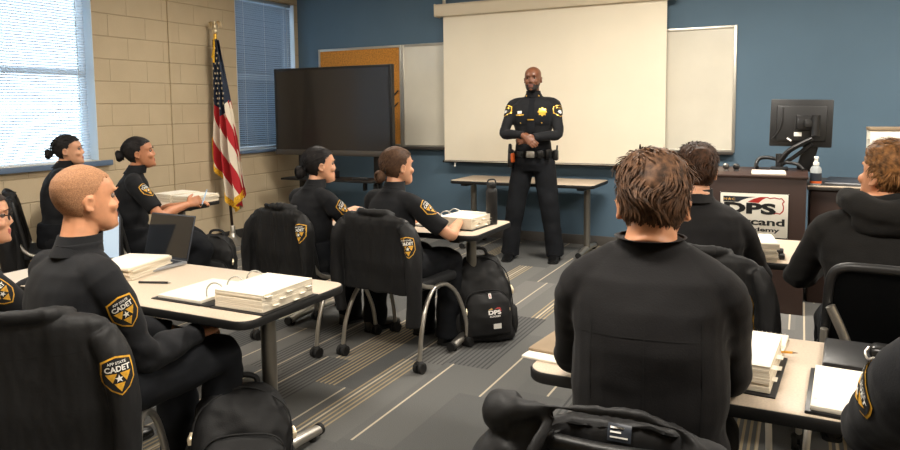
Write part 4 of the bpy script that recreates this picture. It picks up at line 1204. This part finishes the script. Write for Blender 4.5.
# --- the cadets
bald = person('person', 'buzz cut man in dark uniform seated at the left table, seen from behind', (-2.09, 1.46), -6, 1.25, head=(-.02, .05), hyaw=-8, hpitch=3, nkd=.27, sdrop=.085, sw=.178, skin='skin_pink', hair=buzz, haircol='buzz', bulk=1.05,
              arms=[arm((-.03, .36, .60), (.6, .5, -.2), (0, 0, -1), .7, (-1, -.3, -1)), arm((.11, .36, .615), (-.35, .7, -.05), (-.3, 0, -1), .7, (.35, -.5, -1))], knees=[((-.14, .44, .50), (-.16, .46, .09)), ((.10, .46, .50), (.10, .44, .09))], vox=.0068)
sleeve_patch(bald, 1, .34, (.95, -.35, .15), .115)
gw = person('person', 'woman in glasses and dark uniform cut off by the left edge', (-2.815, 1.51), -14, 1.135, hipz=.48, nkd=.235, head=(0, .06), hyaw=-22, hpitch=0, sw=.165, fem=True, hs=.95, skin='skin_light', hair=buns('hair_dark', 3), haircol='hair_dark',
            arms=[arm((-.14, .38, .74)), arm((.16, .36, .74))])
sleeve_patch(gw, 1, .30, (.95, -.2, .2), .105)
bm = nb()
for s in (-1, 1):
    tube(bm, [V((s*.034+.0225*math.cos(a), .101-.004*abs(math.cos(a)), .114+.018*math.sin(a))) for a in [2*PI*k/20 for k in range(20)]], .0018, 6, closed=True)
    stube(bm, [(s*.056, .098, .118), (s*.072, .06, .118), (s*.079, .0, .116), (s*.08, -.02, .105)], .0018, 6)
stube(bm, [(-.012, .101, .116), (0, .106, .119), (.012, .101, .116)], .0018, 6)
obj('spectacles', tr(bm, gw['HM']), 'lens', gw['o'])
w4 = person('person', 'woman with low bun in profile against the bright window blind', (-4.79, 3.22), -38, 1.265, head=(0, .085), hyaw=0, hpitch=4, nkd=.222, sw=.158, fem=True, hs=.97, skin='skin_light', hair=buns('hair_black', 8, bun=(0, -.122, .095), br=.033), haircol='hair_black', sleeve='short',
            arms=[arm((-.12, .42, .75)), arm((.16, .42, .75))])
w5 = person('person', 'woman with high bun in profile before the tan block wall', (-4.11, 3.27), -38, 1.255, head=(.0, .09), hyaw=2, hpitch=8, sw=.160, nkd=.235, fem=True, hs=.97, skin='skin_tan', hair=buns('hair_black', 9, bun=(0, -.118, .112), br=.036), haircol='hair_black', sleeve='short',
            arms=[arm((-.10, .40, .755)), arm((.10, .36, .775), (-.3, .8, .25), (-1, 0, -.3), .8, (1, -.1, -1))])
sleeve_patch(w5, 1, .34, (.7, .75, .1), .11)
wa = person('person', 'woman with dark low bun seated left of the lighter haired woman', (-2.66, 3.38), -14, 1.20, head=(.02, .075), hyaw=-18, hpitch=2, sw=.160, nkd=.235, fem=True, hs=.98, skin='skin_light', hair=buns('hair_black', 12, bun=(-.01, -.116, .075), br=.038), haircol='hair_black', sleeve='short',
            arms=[arm((-.14, .40, .745)), arm((.15, .40, .745))])
sleeve_patch(wa, 1, .30, (.95, .3, .1), .11)
wb = person('person', 'woman with light brown low bun seated before the cream projection screen', (-2.08, 3.39), -10, 1.205, head=(-.01, .07), hyaw=-12, hpitch=2, sw=.162, nkd=.235, fem=True, hs=.98, skin='skin_light', hair=buns('hair_chest', 15, bun=(-.005, -.115, .062), br=.034), haircol='hair_chest', sleeve='short',
            arms=[arm((-.12, .40, .745)), arm((.215, .36, .75), (-.2, .9, 0), (0, 0, -1), .6, (1, -.6, -.8))], knees=[((-.10, .42, .50), (-.12, .42, .09)), ((.11, .40, .50), (.12, .36, .09))])
sleeve_patch(wb, 1, .30, (.95, .25, .1), .11)
r1 = person('person', 'big wavy brown haired man in black blazer seen from behind at right', (-.298, 1.60), 6, 1.305, hipz=.52, head=(0, .05), hyaw=4, hpitch=6, hroll=0, nkd=.180, sdrop=.122, armk=.92, sw=.166, hs=.97, skin='skin_pink', cloth='blazer', haircol='hair_brown', bulk=1.02,
            hair=messy('hair_brown', 1700, .019, (.03, .055), .16, 21, down_out, .008), arms=[arm((-.14, .42, .755), (.5, .8, 0), (0, 0, -1), .6, (-.5, -.5, -.8)), arm((.15, .42, .755), (-.5, .8, 0), (0, 0, -1), .6, (.22, -.6, -.9))], vox=.0066, fold_amp=.012)
for x in (-.115, 0, .115):
    ribbon(r1['st'], r1['B'], [(x*1.0, -.2, .97), (x*1.02, -.2, .80), (x*.95, -.2, .62), (x*.95, -.2, .50)], (0, -1, 0), .0012 if x else .0014, 'seam', 'back_seam')
ribbon(r1['st'], r1['B'], [(-.17, -.2, .95), (-.08, -.2, .945), (0, -.2, .945), (.08, -.2, .945), (.17, -.2, .95)], (0, -1, .2), .001, 'seam', 'yoke_seam')
sleeve_patch(r1, 1, .25, (.95, .55, .1), .11)
r2 = person('person', 'dark curly haired man in black blazer directly in front of the podium sign', (-.405, 3.19), 8, 1.245, head=(0, .06), hyaw=10, hpitch=6, nkd=.225, sdrop=.135, sw=.19, skin='skin_light', cloth='blazer', haircol='hair_brown2', bulk=1.12,
            hair=messy('hair_brown2', 1100, .017, (.022, .045), .25, 33, down_out, .008), arms=[arm((-.16, .42, .745)), arm((.17, .40, .745), (-.3, .9, 0), (0, 0, -1), .6, (.6, -.3, -.8))])
r3 = person('person', 'golden brown haired man in charcoal hooded jacket at far right', (.29, 2.93), 2, 1.275, head=(-.01, .075), hyaw=34, hpitch=10, nkd=.215, sdrop=.105, sw=.192, skin='skin_pink', cloth='hoodie', haircol='hair_gold', bulk=1.15,
            hair=messy('hair_gold', 1200, .016, (.03, .055), .14, 44, sweep_fwd, .010), arms=[arm((-.17, .42, .745), (.4, .8, 0), (0, 0, -1), .6, (-.8, -.4, -.8)), arm((.20, .42, .745))], collar=False)
# hood lying on the shoulders
nk = r3['nk']; bm = nb()
stube(bm, [nk+V((-.10, .075, .0)), nk+V((-.125, .0, .015)), nk+V((-.10, -.085, .005)), nk+V((0, -.125, -.02)), nk+V((.10, -.085, .005)), nk+V((.125, .0, .015)), nk+V((.10, .075, .0))], [.030, .04, .046, .05, .046, .04, .030], 14)
ell(bm, nk+V((0, -.10, -.055)), (.12, .055, .06)); ell(bm, nk+V((0, -.03, -.005)), (.10, .08, .045))
me = remesh(bm, .008, 4); displace(me, fold(14, 14, 20, .010, 3)); objm('hood', me, 'hoodie', r3['st'], None)
ribbon(r3['st'], r3['B'], [(-.2, -.3, .87), (-.08, -.3, .885), (.05, -.3, .885), (.2, -.3, .87)], (0, -1, .2), .0018, 'seam', 'yoke_seam')
ed = person('person', 'person in dark uniform cut off at the right edge, sleeve patch facing the pad', (.345, 1.08), 4, 1.40, hipz=.52, head=(0, .04), nkd=.25, sdrop=.08, sw=.20, skin='skin_light', haircol='hair_dark', hair=messy('hair_dark', 200, .01, (.03, .05), .2, 55, down_out),
            arms=[arm((-.17, .50, .76), (.6, .8, 0), (0, 0, -1), .6, (-.9, -.3, -.7)), arm((.18, .40, .76))])
sleeve_patch(ed, -1, .36, (-.95, -.5, .4), .105)

# chairs (each under its sitter)
chair(-2.09, 1.37, 40, 'black nesting chair, swung outward, holding the nearest left jacket')
chair(-2.84, 1.48, -14, 'black nesting chair carrying the woman in glasses at left edge')
chair(-4.80, 3.20, -35, 'black nesting chair under the window with a jacket thrown over its back')
chair(-4.06, 3.31, -15, 'black nesting chair of the woman with high bun by the block wall')
chair(-2.69, 3.46, -10, 'black nesting chair carrying the woman with dark low bun')
chair(-2.05, 3.48, -6, 'black nesting chair with chrome legs carrying the light brown bun woman')
chair(-.30, 1.43, 3, 'black nesting chair in the foreground carrying the wavy haired man')
chair(-.37, 3.10, 5, 'black nesting chair carrying the curly haired man near the podium')
chair(.305, 2.885, 2, 'black mesh backed chair carrying the hooded man at far right')
h_ = [q for q in bpy.data.objects if q.get('label', '').startswith('black mesh backed chair')][0]; h_.scale = (1, 1, 1.07)
for s in (-1, 1):
    bm = nb(); stube(bm, [(s*.212, -.262, .70), (s*.17, -.258, .61), (s*.14, -.225, .52), (s*.13, -.14, .43)], .0155, 12); obj('back_post', bm, 'chrome', h_)
chair(.36, 1.03, 4, 'black nesting chair carrying the person cut off at right edge')

# ================================================================== JACKETS ON THE CHAIRS
def jacket(cx, cy, rot, label, seed=0, pn=(.35, -1, .15), pside=1, sl=(None, None), hem=.38, wide=0, opened=False, pz_=.69, px_=.245, patched=True, amp=.013, lean=0):
    bm = nb(); ch = []; dz = -.03
    for z, hw, d, yc in ((hem, .252, .05, -.235), (hem+.1, .25, .054, -.238), (.62, .245, .054, -.25), (.75, .24, .05, -.262), (.83, .232, .046, -.272), (.862, .215, .038, -.278), (.88, .185, .026, -.28), (.886, .15, .010, -.28)):
        ch.append(ering((0, yc, z+(dz if z > .6 else 0)), hw+wide, d, 40, .72))
    loft(bm, ch)
    for s, pts in zip((-1, 1), sl):
        pts = pts or [(s*.20, -.275, .80), (s*.238, -.285, .73), (s*.258, -.292, .60), (s*.258, -.29, .46), (s*.25, -.28, .34)]
        stube(bm, pts, [.046, .056, .054, .048, .042], 18, 5, flat=.8)
    if not opened:
        stube(bm, [(-.115, -.24, .85), (-.08, -.295, .866), (0, -.308, .868), (.08, -.295, .866), (.115, -.24, .85)], [.014, .02, .022, .02, .014], 12)
    else:
        stube(bm, [(-.225, -.285, .85), (-.16, -.30, .872), (-.06, -.305, .888), (.05, -.306, .892), (.11, -.315, .872), (.17, -.32, .83), (.23, -.30, .80)], [.026, .018, .011, .011, .014, .02, .03], 12)
        for s in (-1, 1): stube(bm, [(s*.115, -.322, .868), (s*.14, -.345, .80), (s*.165, -.345, .68), (s*.175, -.335, .5), (s*.175, -.32, hem+.02)], [.018, .022, .028, .034, .034], 12, flat=.6)
        ell(bm, (-.215, -.27, .85), (.04, .045, .04))
    me = remesh(bm, .0068, 2)
    f1 = fold(13, 9, 2.6, amp, seed); f2 = fold(34, 20, 7, amp*.5, seed+3); f3 = fold(5, 5, 5, amp*.7, seed+9)
    displace(me, lambda p: f1(p)-abs(f2(p))*.9+f3(p))
    if opened:
        for v in me.vertices:
            p = v.co
            if p.y < -.26 and abs(p.x) < .14 and .5 < p.z < .884:
                k = min(1, (.14-abs(p.x))/.05)*min(1, (.884-p.z)/.02)*min(1, (p.z-.5)/.1); v.co.y += .055*k
        me.update()
    B = bvh_of(me)
    j = objm('draped_jacket', me, ['shell', 'lining'], None, None); j.location = (cx, cy, 0); j.rotation_euler = (0, 0, rad(rot)); tag(j, label, 'jacket', 'jackets hung on chair backs')
    if opened:
        for f in me.polygons:
            c = f.center
            if abs(c.x) < .135 and c.y < -.2 and .5 < c.z < .885: f.material_index = 1
    if patched:
        patch(j, B, V((pside*px_, -.33, pz_)), pn, (pside*-.12, 0, 1), .112)
    if not opened:
        ribbon(j, B, [(-.16, -.3, .76), (0, -.3, .75), (.16, -.3, .76)], (0, -1, 0), .001, 'seam', 'yoke_seam')
        bm = nb()
    return j, B
jacket(-2.09, 1.37, 40, 'black jacket on the nearest left chair, cadet patch facing out', 1, pn=(.35, -1, .1), px_=.25)
jacket(-4.80, 3.20, -35, 'black jacket thrown over the chair under the window', 7, patched=False, wide=.02, hem=.30, amp=.02)
jacket(-4.06, 3.31, -15, 'black jacket with cadet patch behind the woman with high bun', 12, pn=(.5, -1, .1), px_=.25, pz_=.67)
jacket(-2.69, 3.46, -10, 'black rumpled jacket behind the woman with dark low bun', 20, pn=(.25, -1, .1), px_=.24, pz_=.73, wide=.01, amp=.02)
jacket(-2.05, 3.48, -6, 'black jacket with long hanging sleeves behind the light brown bun woman', 28, pn=(.8, -.8, .1), px_=.26, pz_=.70, hem=.42,
       sl=([(-.20, -.275, .80), (-.245, -.29, .71), (-.27, -.285, .58), (-.27, -.28, .42), (-.26, -.27, .28)], [(.20, -.275, .80), (.25, -.29, .71), (.275, -.30, .58), (.28, -.305, .42), (.27, -.305, .27)]))
oj, OB = jacket(-.30, 1.43, 3, 'black jacket, collar and lining open, on the foreground chair', 35, opened=True, pn=(-.8, -.7, .2), pside=-1, px_=.27, pz_=.70)
bm = nb(); flat_poly(bm, [(-.5, -.32), (.5, -.32), (.5, .32), (-.5, .32)], 1, 0)
for k in range(3): flat_poly(bm, [(-.38, .14-k*.17), (.38-.3*(k == 1), .14-k*.17), (.38-.3*(k == 1), .2-k*.17), (-.38, .2-k*.17)], 2, 1)
obj('size_label', project_art(bm, OB, V((.0, -.31, .862)), (0, -1, .5), (0, 0, 1), .044, 4), ['signblue', 'white'], oj, None)
jacket(-.37, 3.10, 5, 'plain black jacket behind the curly haired man near the podium', 41, patched=False)

oj.scale = (.94, 1, 1.025); oj.location.x += .02
# ================================================================== BACKPACKS
def backpack(x, y, rot, label, w=.33, d=.21, h=.48, tilt=0, side=0, logo=False, seed=0):
    t = thing('backpack', label, 'backpack', (x, y, 0), rad(rot), 'black backpacks on the floor')
    m = RX(rad(tilt)) @ RY(rad(side))
    bm = nb()
    loft(bm, [ering((0, yc*d, z*h), w*k/2, d*q/2, 28, .55) for z, k, q, yc in ((.0, .90, .86, 0), (.04, .98, .98, 0), (.3, 1.0, 1.0, 0), (.6, .96, .94, .02), (.8, .86, .8, .05), (.92, .68, .6, .08), (.985, .42, .36, .1), (1.0, .2, .16, .1))])
    me = remesh(bm, .008, 3); f = fold(9, 9, 9, .014, seed); g = fold(24, 24, 24, .005, seed); displace(me, lambda p: f(p)+g(p)); me.transform(m); objm('main_compartment', me, 'nylon', t, None)
    bm = nb(); loft(bm, [ering((0, -d*.46, z*h), w*k/2, .05*q, 24, .5) for z, k, q in ((.06, .7, .5), (.09, .8, 1), (.3, .82, 1.25), (.46, .76, 1.0), (.56, .58, .55), (.58, .4, .3))])
    me = remesh(bm, .007, 3); displace(me, fold(12, 12, 12, .010, seed+4)); PB = bvh_of(me); me2 = me
    if True:
        me.transform(m); fp = objm('front_pocket', me, 'nylon', t, None)
    PB = bvh_of(me)
    def zp(pts, r=.0035): 
        b = nb(); stube(b, [m @ V(p) for p in pts], r, 6); return b
    obj('pocket_zip', zp([(-w*.38, -d*.50, h*.30), (-w*.36, -d*.56, h*.50), (-w*.2, -d*.54, h*.59), (w*.2, -d*.54, h*.59), (w*.36, -d*.56, h*.50), (w*.38, -d*.50, h*.30)]), 'webbing', t)
    obj('main_zip', zp([(-w*.48, -d*.28, h*.2), (-w*.47, -d*.30, h*.55), (-w*.38, -d*.26, h*.82), (0, -d*.14, h*.98), (w*.38, -d*.26, h*.82), (w*.47, -d*.30, h*.55), (w*.48, -d*.28, h*.2)]), 'webbing', t)
    for s in (-1, 1):
        bm = nb(); loft(bm, [ering((s*w*.47, 0, z*h), .035*k, d*.36*k2, 18, .6) for z, k, k2 in ((.05, .6, .8), (.15, 1, 1), (.34, 1.05, 1), (.38, .7, .8))]); obj('side_pocket', tr(bm, m), 'nylon', t, 50)
        obj('shoulder_strap', tr(zp([(s*.07, d*.42, h*.9), (s*.11, d*.62, h*.75), (s*.12, d*.62, h*.4), (s*.13, d*.45, h*.1)], .02), Matrix.Identity(4)), 'webbing', t)
        bm = nb(); stube(bm, [V((s*w*.35, -d*.57, h*.42)), V((s*w*.36, -d*.61, h*.37)), V((s*w*.355, -d*.61, h*.32))], [.005, .0085, .006], 6, flat=.5); obj('zip_pull', tr(bm, m), 'finial', t)
        bm = nb(); stube(bm, [V((s*w*.47, -d*.34, h*.62)), V((s*w*.485, -d*.40, h*.57)), V((s*w*.48, -d*.40, h*.52))], [.005, .0085, .006], 6, flat=.5); obj('zip_pull', tr(bm, m), 'finial', t)
    obj('grab_handle', zp([(-.06, d*.10, h*.96), (-.045, d*.11, h*1.05), (0, d*.11, h*1.075), (.045, d*.11, h*1.05), (.06, d*.10, h*.96)], .011), 'webbing', t)
    R3 = m.to_3x3(); nrm = R3 @ V((0, -1, 0)); up = R3 @ V((0, 0, 1))
    if logo:
        bm = nb(); flat_text(bm, 'DPS', 0, .05, .30, .9, .05, 1, 0); flat_text(bm, 'ACADEMY', 0, -.22, .12, .8, .02, 1, 0)
        flat_poly(bm, [(.0, .24), (.2, .36), (.42, .34), (.48, .1), (.40, .12), (.36, .28), (.18, .27)], 1.5, 1); flat_poly(bm, [(-.45, .24), (-.2, .34), (-.1, .25)], 1.5, 2)
        obj('printed_emblem', project_art(bm, PB, m @ V((.035, -d*.7, h*.34)), nrm, up, .085, 4), ['white', 'signred', 'signgold'], t, None)
        bm = nb(); flat_poly(bm, [(-.5, -.33), (.5, -.33), (.5, .33), (-.5, .33)], 1, 0); obj('white_tag', project_art(bm, PB, m @ V((.045, -d*.7, h*.19)), nrm, up, .048, 3), 'white', t, None)
        bm = nb(); flat_poly(bm, [(-.3, -.5), (.3, -.5), (.3, .5), (-.3, .5)], 1, 0); flat_poly(bm, [(-.1, -.3), (.1, -.3), (.1, .3), (-.1, .3)], 2, 1); obj('maker_patch', project_art(bm, PB, m @ V((.02, -d*.66, h*.53)), nrm, up, .028, 3), ['white', 'signred'], t, None)
    else:
        bm = nb(); box(bm, (w*.42, -d*.55, h*.33), (.012, .006, .03), .002); obj('orange_tab', tr(bm, m), 'orange', t)
    return t
backpack(-1.715, 3.88, 36, 'black backpack with printed emblem standing beside the light brown bun woman', w=.36, d=.24, h=.52, tilt=-8, side=-3, logo=True, seed=2)
backpack(-1.83, 1.86, 48, 'black backpack slumped under the nearest left table', w=.38, d=.26, h=.40, tilt=-14, side=6, seed=9)
backpack(-4.10, 3.98, 30, 'black backpack on the floor by the flag stand', w=.34, d=.22, h=.46, tilt=-6, side=4, seed=15)

# ================================================================== THINGS ON THE TABLES
TZ = .7005
def binder(x, y, rot, label, w=.225, d=.285, h=.065, left=None, tabs=True, rings=True, group='binders of white pages'):
    """a ring binder; right sheaf on the right cover, spine and rings on its left"""
    t = thing('ring_binder', label, 'binder', (x, y, TZ), rad(rot), group)
    bm = nb(); box(bm, (0, 0, .002), (w+.03, d+.03, .004), .001); obj('cover_board', bm, 'vinyl', t)
    bm = nb(); R_ = random.Random(int(x*1000))
    n = 9; ks = []
    for k in range(n):
        hh = (h-.006)/n; box(bm, (R_.uniform(-.0012, .0012), R_.uniform(-.0012, .0012), .0055+hh*(k+.5)), (w+R_.uniform(-.001, .001), d+R_.uniform(-.001, .001), hh*1.0), .0006, rot=RZ(R_.uniform(-.006, .006)), seg=1)
    obj('page_sheaf', bm, 'edges', t, 30)
    bm = nb(); box(bm, (0, 0, h+.0005), (w, d, .0012)); obj('top_page', bm, 'print', t)
    if tabs:
        for k in range(7):
            bm = nb(); box(bm, (w/2+.003, -d*.40+d*.8*((k*3) % 7)/6, .012+(h-.02)*(1-k/6)), (.016, d*.11, .0014), .0004); obj('index_tab', bm, 'paper', t)
    bm = nb(); box(bm, (-w/2-.04, 0, .004), (.05, d+.03, .004), .001); obj('spine', bm, 'vinyl', t)
    if left is not None:
        bm = nb(); box(bm, (-w-.08, 0, .002), (w+.03, d+.03, .004), .001); obj('cover_board', bm, 'vinyl', t)
        bm = nb(); box(bm, (-w-.075, 0, .004+left/2), (w, d, left), .001); obj('page_sheaf', bm, 'paper', t)
    if rings:
        for yy in (-.108, 0, .108):
            bm = nb(); c = V((-w/2-.03, yy, .022)); r = max(.034, h*.62)
            tube(bm, [c+V((r*1.15*math.cos(a), 0, r*math.sin(a)+h*.25)) for a in [PI*(-.12+1.24*k/16) for k in range(17)]], .0032, 8); obj('ring', bm, 'ring', t)
    return t
def stack(x, y, rot, label, w=.22, d=.285, h=.05, n=5, cat='paper stack', group=None, name='paper_stack'):
    t = thing(name, label, cat, (x, y, TZ), rad(rot), group)
    R_ = random.Random(int(x*977+y*31))
    for k in range(n):
        bm = nb(); hh = h/n; box(bm, (R_.uniform(-.006, .006), R_.uniform(-.006, .006), hh*(k+.5)), (w, d, hh*.94), .0012, rot=RZ(R_.uniform(-.05, .05))); obj('bound_pages', bm, 'edges', t, 30)
    bm = nb(); box(bm, (0, 0, h+.0006), (w*.97, d*.97, .0012)); obj('top_page', bm, 'print', t)
    return t
binder(-1.80, 2.01, 0, 'thick open ring binder with index tabs at right end of near left table', h=.068, left=.012)
stack(-2.69, 2.13, 14, 'small stack of white booklets beside the dark screened laptop', h=.055)
binder(-1.83, 3.86, -4, 'thick open binder at right hand of the light brown bun woman', h=.07, left=.01)
binder(-2.40, 3.88, -6, 'open ring binder standing out between the two bun haired women', h=.075, left=.012)
stack(-4.36, 4.10, 3, 'front stack of white pages on the table by the flag', h=.055)
stack(-4.60, 4.12, -5, 'rear stack of white pages on the table by the flag', h=.06)
binder(-.155, 2.005, -4, 'ring binder with white index tabs under the wavy haired man\'s elbow', h=.072, tabs=True)
stack(-.20, 3.62, 10, 'white booklets with dark clip edge on table before the podium', w=.2, d=.26, h=.085, n=6)
t = thing('binder_clip', 'black clip on booklets before the podium', 'clip', (-.075, 3.63, TZ)); bm = nb(); box(bm, (0, 0, .02), (.03, .06, .04), .006); box(bm, (.01, -.04, .012), (.025, .05, .024), .006); obj('clip_body', bm, 'vinyl', t)
# pads, folders
t = thing('writing_pad', 'open white writing pad with dark cover near the right edge person', 'writing pad', (.145, 1.93, TZ), rad(-3))
bm = nb(); box(bm, (0, 0, .004), (.225, .31, .008), .002); obj('cover', bm, 'vinyl', t)
bm = nb(); box(bm, (.004, 0, .014), (.21, .295, .012), .0015); obj('pages', bm, 'paper', t)
bm = nb()
for k in range(3): cyl(bm, (-.092, -.1+k*.1, .0202), (-.092, -.1+k*.1, .0206), .004, 10)
obj('punch_holes', bm, 'pageedge', t)
t = thing('spiral_notebook', 'white spiral notebook peeking past the wavy haired man\'s arm', 'notebook', (-.12, 2.24, TZ), rad(-4))
bm = nb(); box(bm, (0, 0, .006), (.19, .23, .012), .002); obj('pages', bm, 'paper', t)
bm = nb()
for k in range(14):
    x = -.085+k*.013; tube(bm, [V((x, .115+.006*math.cos(a), .006+.008*math.sin(a))) for a in [2*PI*j/10 for j in range(10)]], .0009, 5, closed=True)
obj('wire_spiral', bm, 'chrome', t)
t = thing('pencil', 'yellow pencil lying across the spiral notebook', 'pencil', (-.055, 2.16, TZ+.0165), rad(10))
bm = nb(); cyl(bm, (-.075, 0, 0), (.05, 0, 0), .0036, 6); obj('shaft', bm, 'pencil', t)
bm = nb(); cyl(bm, (.05, 0, 0), (.066, 0, 0), .0036, 6, .0004); obj('tip', bm, 'manila', t)
t = thing('folio_case', 'closed dark grey folio on the right table behind the writing pad', 'folio', (.20, 2.225, TZ), rad(-3))
bm = nb(); box(bm, (0, 0, .010), (.25, .235, .02), .006); obj('cover', bm, 'vinyl', t)
bm = nb(); box(bm, (0, -.003, .010), (.252, .225, .004), .001); obj('inner_pages', bm, 'signblue', t)
t = thing('key_pouch', 'small glossy black pouch with metal clip resting on dark folio', 'pouch', (.235, 2.20, TZ+.02), rad(-8))
bm = nb(); box(bm, (0, 0, .02), (.10, .07, .038), .016, seg=3); obj('pouch_body', bm, 'leather', t)
bm = nb(); stube(bm, [(-.05, -.02, .035), (-.058, -.03, .02), (-.05, -.038, .006), (-.035, -.03, .012)], .004, 8); obj('clip', bm, 'chrome', t)
t = thing('card_folder', 'tan folder over white sheets hanging off the left table end', 'folder', (-.555, 1.99, TZ), rad(-6))
bm = nb(); box(bm, (0, 0, .004), (.27, .31, .008), .002); obj('white_sheets', bm, 'paper', t)
bm = nb(); box(bm, (-.008, .025, .0125), (.255, .27, .009), .003); obj('folder_cover', bm, 'manila', t)
def laptop(x, y, rot, label, scr, tilt=20, w=.31):
    t = thing('open_laptop', label, 'laptop', (x, y, TZ), rad(rot))
    bm = nb(); box(bm, (0, 0, .009), (w, .215, .014), .004); obj('laptop_base', bm, 'silverlap', t)
    bm = nb()
    for r in range(5):
        for c in range(12): box(bm, (-w*.42+c*w*.0764, .08-r*.019, .0168), (w*.066, .016, .002), .0006, seg=1)
    obj('keyboard', bm, 'keys', t, 30)
    bm = nb(); box(bm, (0, -.07, .0163), (.09, .055, .001)); obj('touchpad', bm, 'bezelgrey', t)
    m = T(0, .106, .016) @ RX(rad(-tilt))
    bm = nb(); box(bm, (0, .004, .108), (w, .006, .216), .003); obj('laptop_lid', tr(bm, m), 'keys', t)
    bm = nb(); box(bm, (0, .0003, .11), (w-.012, .003, .198)); obj('laptop_screen', tr(bm, m), scr, t)
    return t
laptop(-2.74, 2.255, -2, 'open laptop with dark screen on the near left table', 'darklap', 16)
laptop(-3.03, 2.11, 8, 'open laptop with pale lit screen beyond the buzz cut man\'s head', 'lightblue', 4, .30)
t = thing('ink_pen', 'dark pen lying beside white booklets on near left table', 'pen', (-2.42, 2.03, TZ), rad(20))
bm = nb(); cyl(bm, (-.07, 0, .005), (.06, 0, .005), .005, 10); obj('barrel', bm, 'blackplastic', t)
bm = nb(); cyl(bm, (.06, 0, .005), (.074, 0, .005), .004, 10, .001); obj('nib', bm, 'chrome', t)
t = thing('drink_bottle', 'tall matte black bottle standing at the right table corner', 'bottle', (-1.715, 3.985, TZ))
bm = nb(); lathe(bm, [(.001, 0), (.034, 0), (.036, .006), (.036, .20), (.034, .215), (.026, .228), (.001, .229)], 24); obj('bottle_body', bm, 'bottleblack', t)
bm = nb(); lathe(bm, [(.001, .226), (.027, .226), (.03, .232), (.03, .255), (.026, .262), (.001, .263)], 24); stube(bm, [(-.028, 0, .252), (-.02, 0, .275), (.02, 0, .28), (.03, 0, .25)], .005, 8); obj('bottle_cap', bm, 'blackplastic', t)
pw_ = w5['wr'][1]; wm = Matrix.Translation(w5['o'].location) @ RZ(w5['rot'])
t = thing('ballpoint_pen', 'pale pen held up by the woman with high bun', 'pen', wm @ (pw_+V((-.01, .105, .0))))
bm = nb(); cyl(bm, (0, 0, 0), (.03, .02, .10), .0045, 10); obj('barrel', bm, 'lightblue', t)
bm = nb(); cyl(bm, (0, 0, 0), (-.004, -.003, -.014), .0035, 8, .0008); obj('tip', bm, 'chrome', t)

for nm, gp in (('classroom_table', 'beige classroom tables'), ('whiteboard', 'whiteboards on the front wall'), ('open_laptop', 'open laptops on the near left table'), ('paper_stack', 'stacks of white pages'),
               ('window_blind', 'window blinds'), ('desk_speaker', 'small desk speakers on the podium'), ('marker_pen', 'dark sticks on the corkboard')):
    for q in bpy.data.objects:
        if q.name.split('.')[0] == nm and not q.parent and 'group' not in q: q['group'] = gp
for q in bpy.data.objects:
    if q.name.split('.')[0] == 'person' and not q.parent and 'officer' not in q['label']: q['group'] = 'seated cadets'
# ================================================================== LIGHT AND CAMERA
w = bpy.data.worlds.new('sky'); S.world = w; w.use_nodes = True
bg = w.node_tree.nodes['Background']; tcw = w.node_tree.nodes.new('ShaderNodeTexCoord'); sp = w.node_tree.nodes.new('ShaderNodeSeparateXYZ')
mr = w.node_tree.nodes.new('ShaderNodeMapRange'); mx = w.node_tree.nodes.new('ShaderNodeMix'); mx.data_type = 'RGBA'
mr.inputs[1].default_value = -.02; mr.inputs[2].default_value = .5
mx.inputs[6].default_value = (.90, .95, 1, 1); mx.inputs[7].default_value = (.66, .82, 1, 1)
lk = w.node_tree.links.new; lk(tcw.outputs['Generated'], sp.inputs[0]); lk(sp.outputs[2], mr.inputs[0]); lk(mr.outputs[0], mx.inputs[0]); lk(mx.outputs[2], bg.inputs[0])
bg.inputs[1].default_value = SKY
for wd in (W1, W2):
    L = bpy.data.lights.new('daylight_portal', 'AREA'); L.shape = 'RECTANGLE'; L.size = wd[3]-wd[2]; L.size_y = wd[1]-wd[0]; L.cycles.is_portal = True
    lo = bpy.data.objects.new('daylight_portal', L); COL.objects.link(lo); lo.location = (XL-.19, (wd[0]+wd[1])/2, (wd[2]+wd[3])/2); lo.rotation_euler = (0, -PI/2, 0)
cam = bpy.data.cameras.new('camera'); co = bpy.data.objects.new('camera', cam); COL.objects.link(co)
p, r, yw = .08634, .01126, .46575
fw = V((-math.sin(yw)*math.cos(p), math.cos(yw)*math.cos(p), -math.sin(p))); rt = V((math.cos(yw), math.sin(yw), 0)); up = rt.cross(fw)
rt2 = rt*math.cos(r)-up*math.sin(r); up2 = up*math.cos(r)+rt*math.sin(r)
mw = Matrix((rt2, up2, -fw)).transposed().to_4x4(); mw.translation = V((0, 0, 1.41827)); co.matrix_world = mw
cam.sensor_width = 36; cam.sensor_fit = 'HORIZONTAL'; cam.lens = 28.0; cam.shift_y = -(225-169.894)/900; cam.clip_start = .05; cam.clip_end = 200
S.camera = co
S.view_settings.view_transform = 'Standard'; S.view_settings.look = 'None'; S.view_settings.gamma = 1; S.view_settings.use_curve_mapping = False
S.view_settings.exposure = EXPO
S.cycles.use_denoising = True
S.cycles.max_bounces = 8; S.cycles.transparent_max_bounces = 12; S.cycles.sample_clamp_indirect = 6
bpy.data.objects.remove(bpy.data.objects['tmp']) if 'tmp' in bpy.data.objects else None
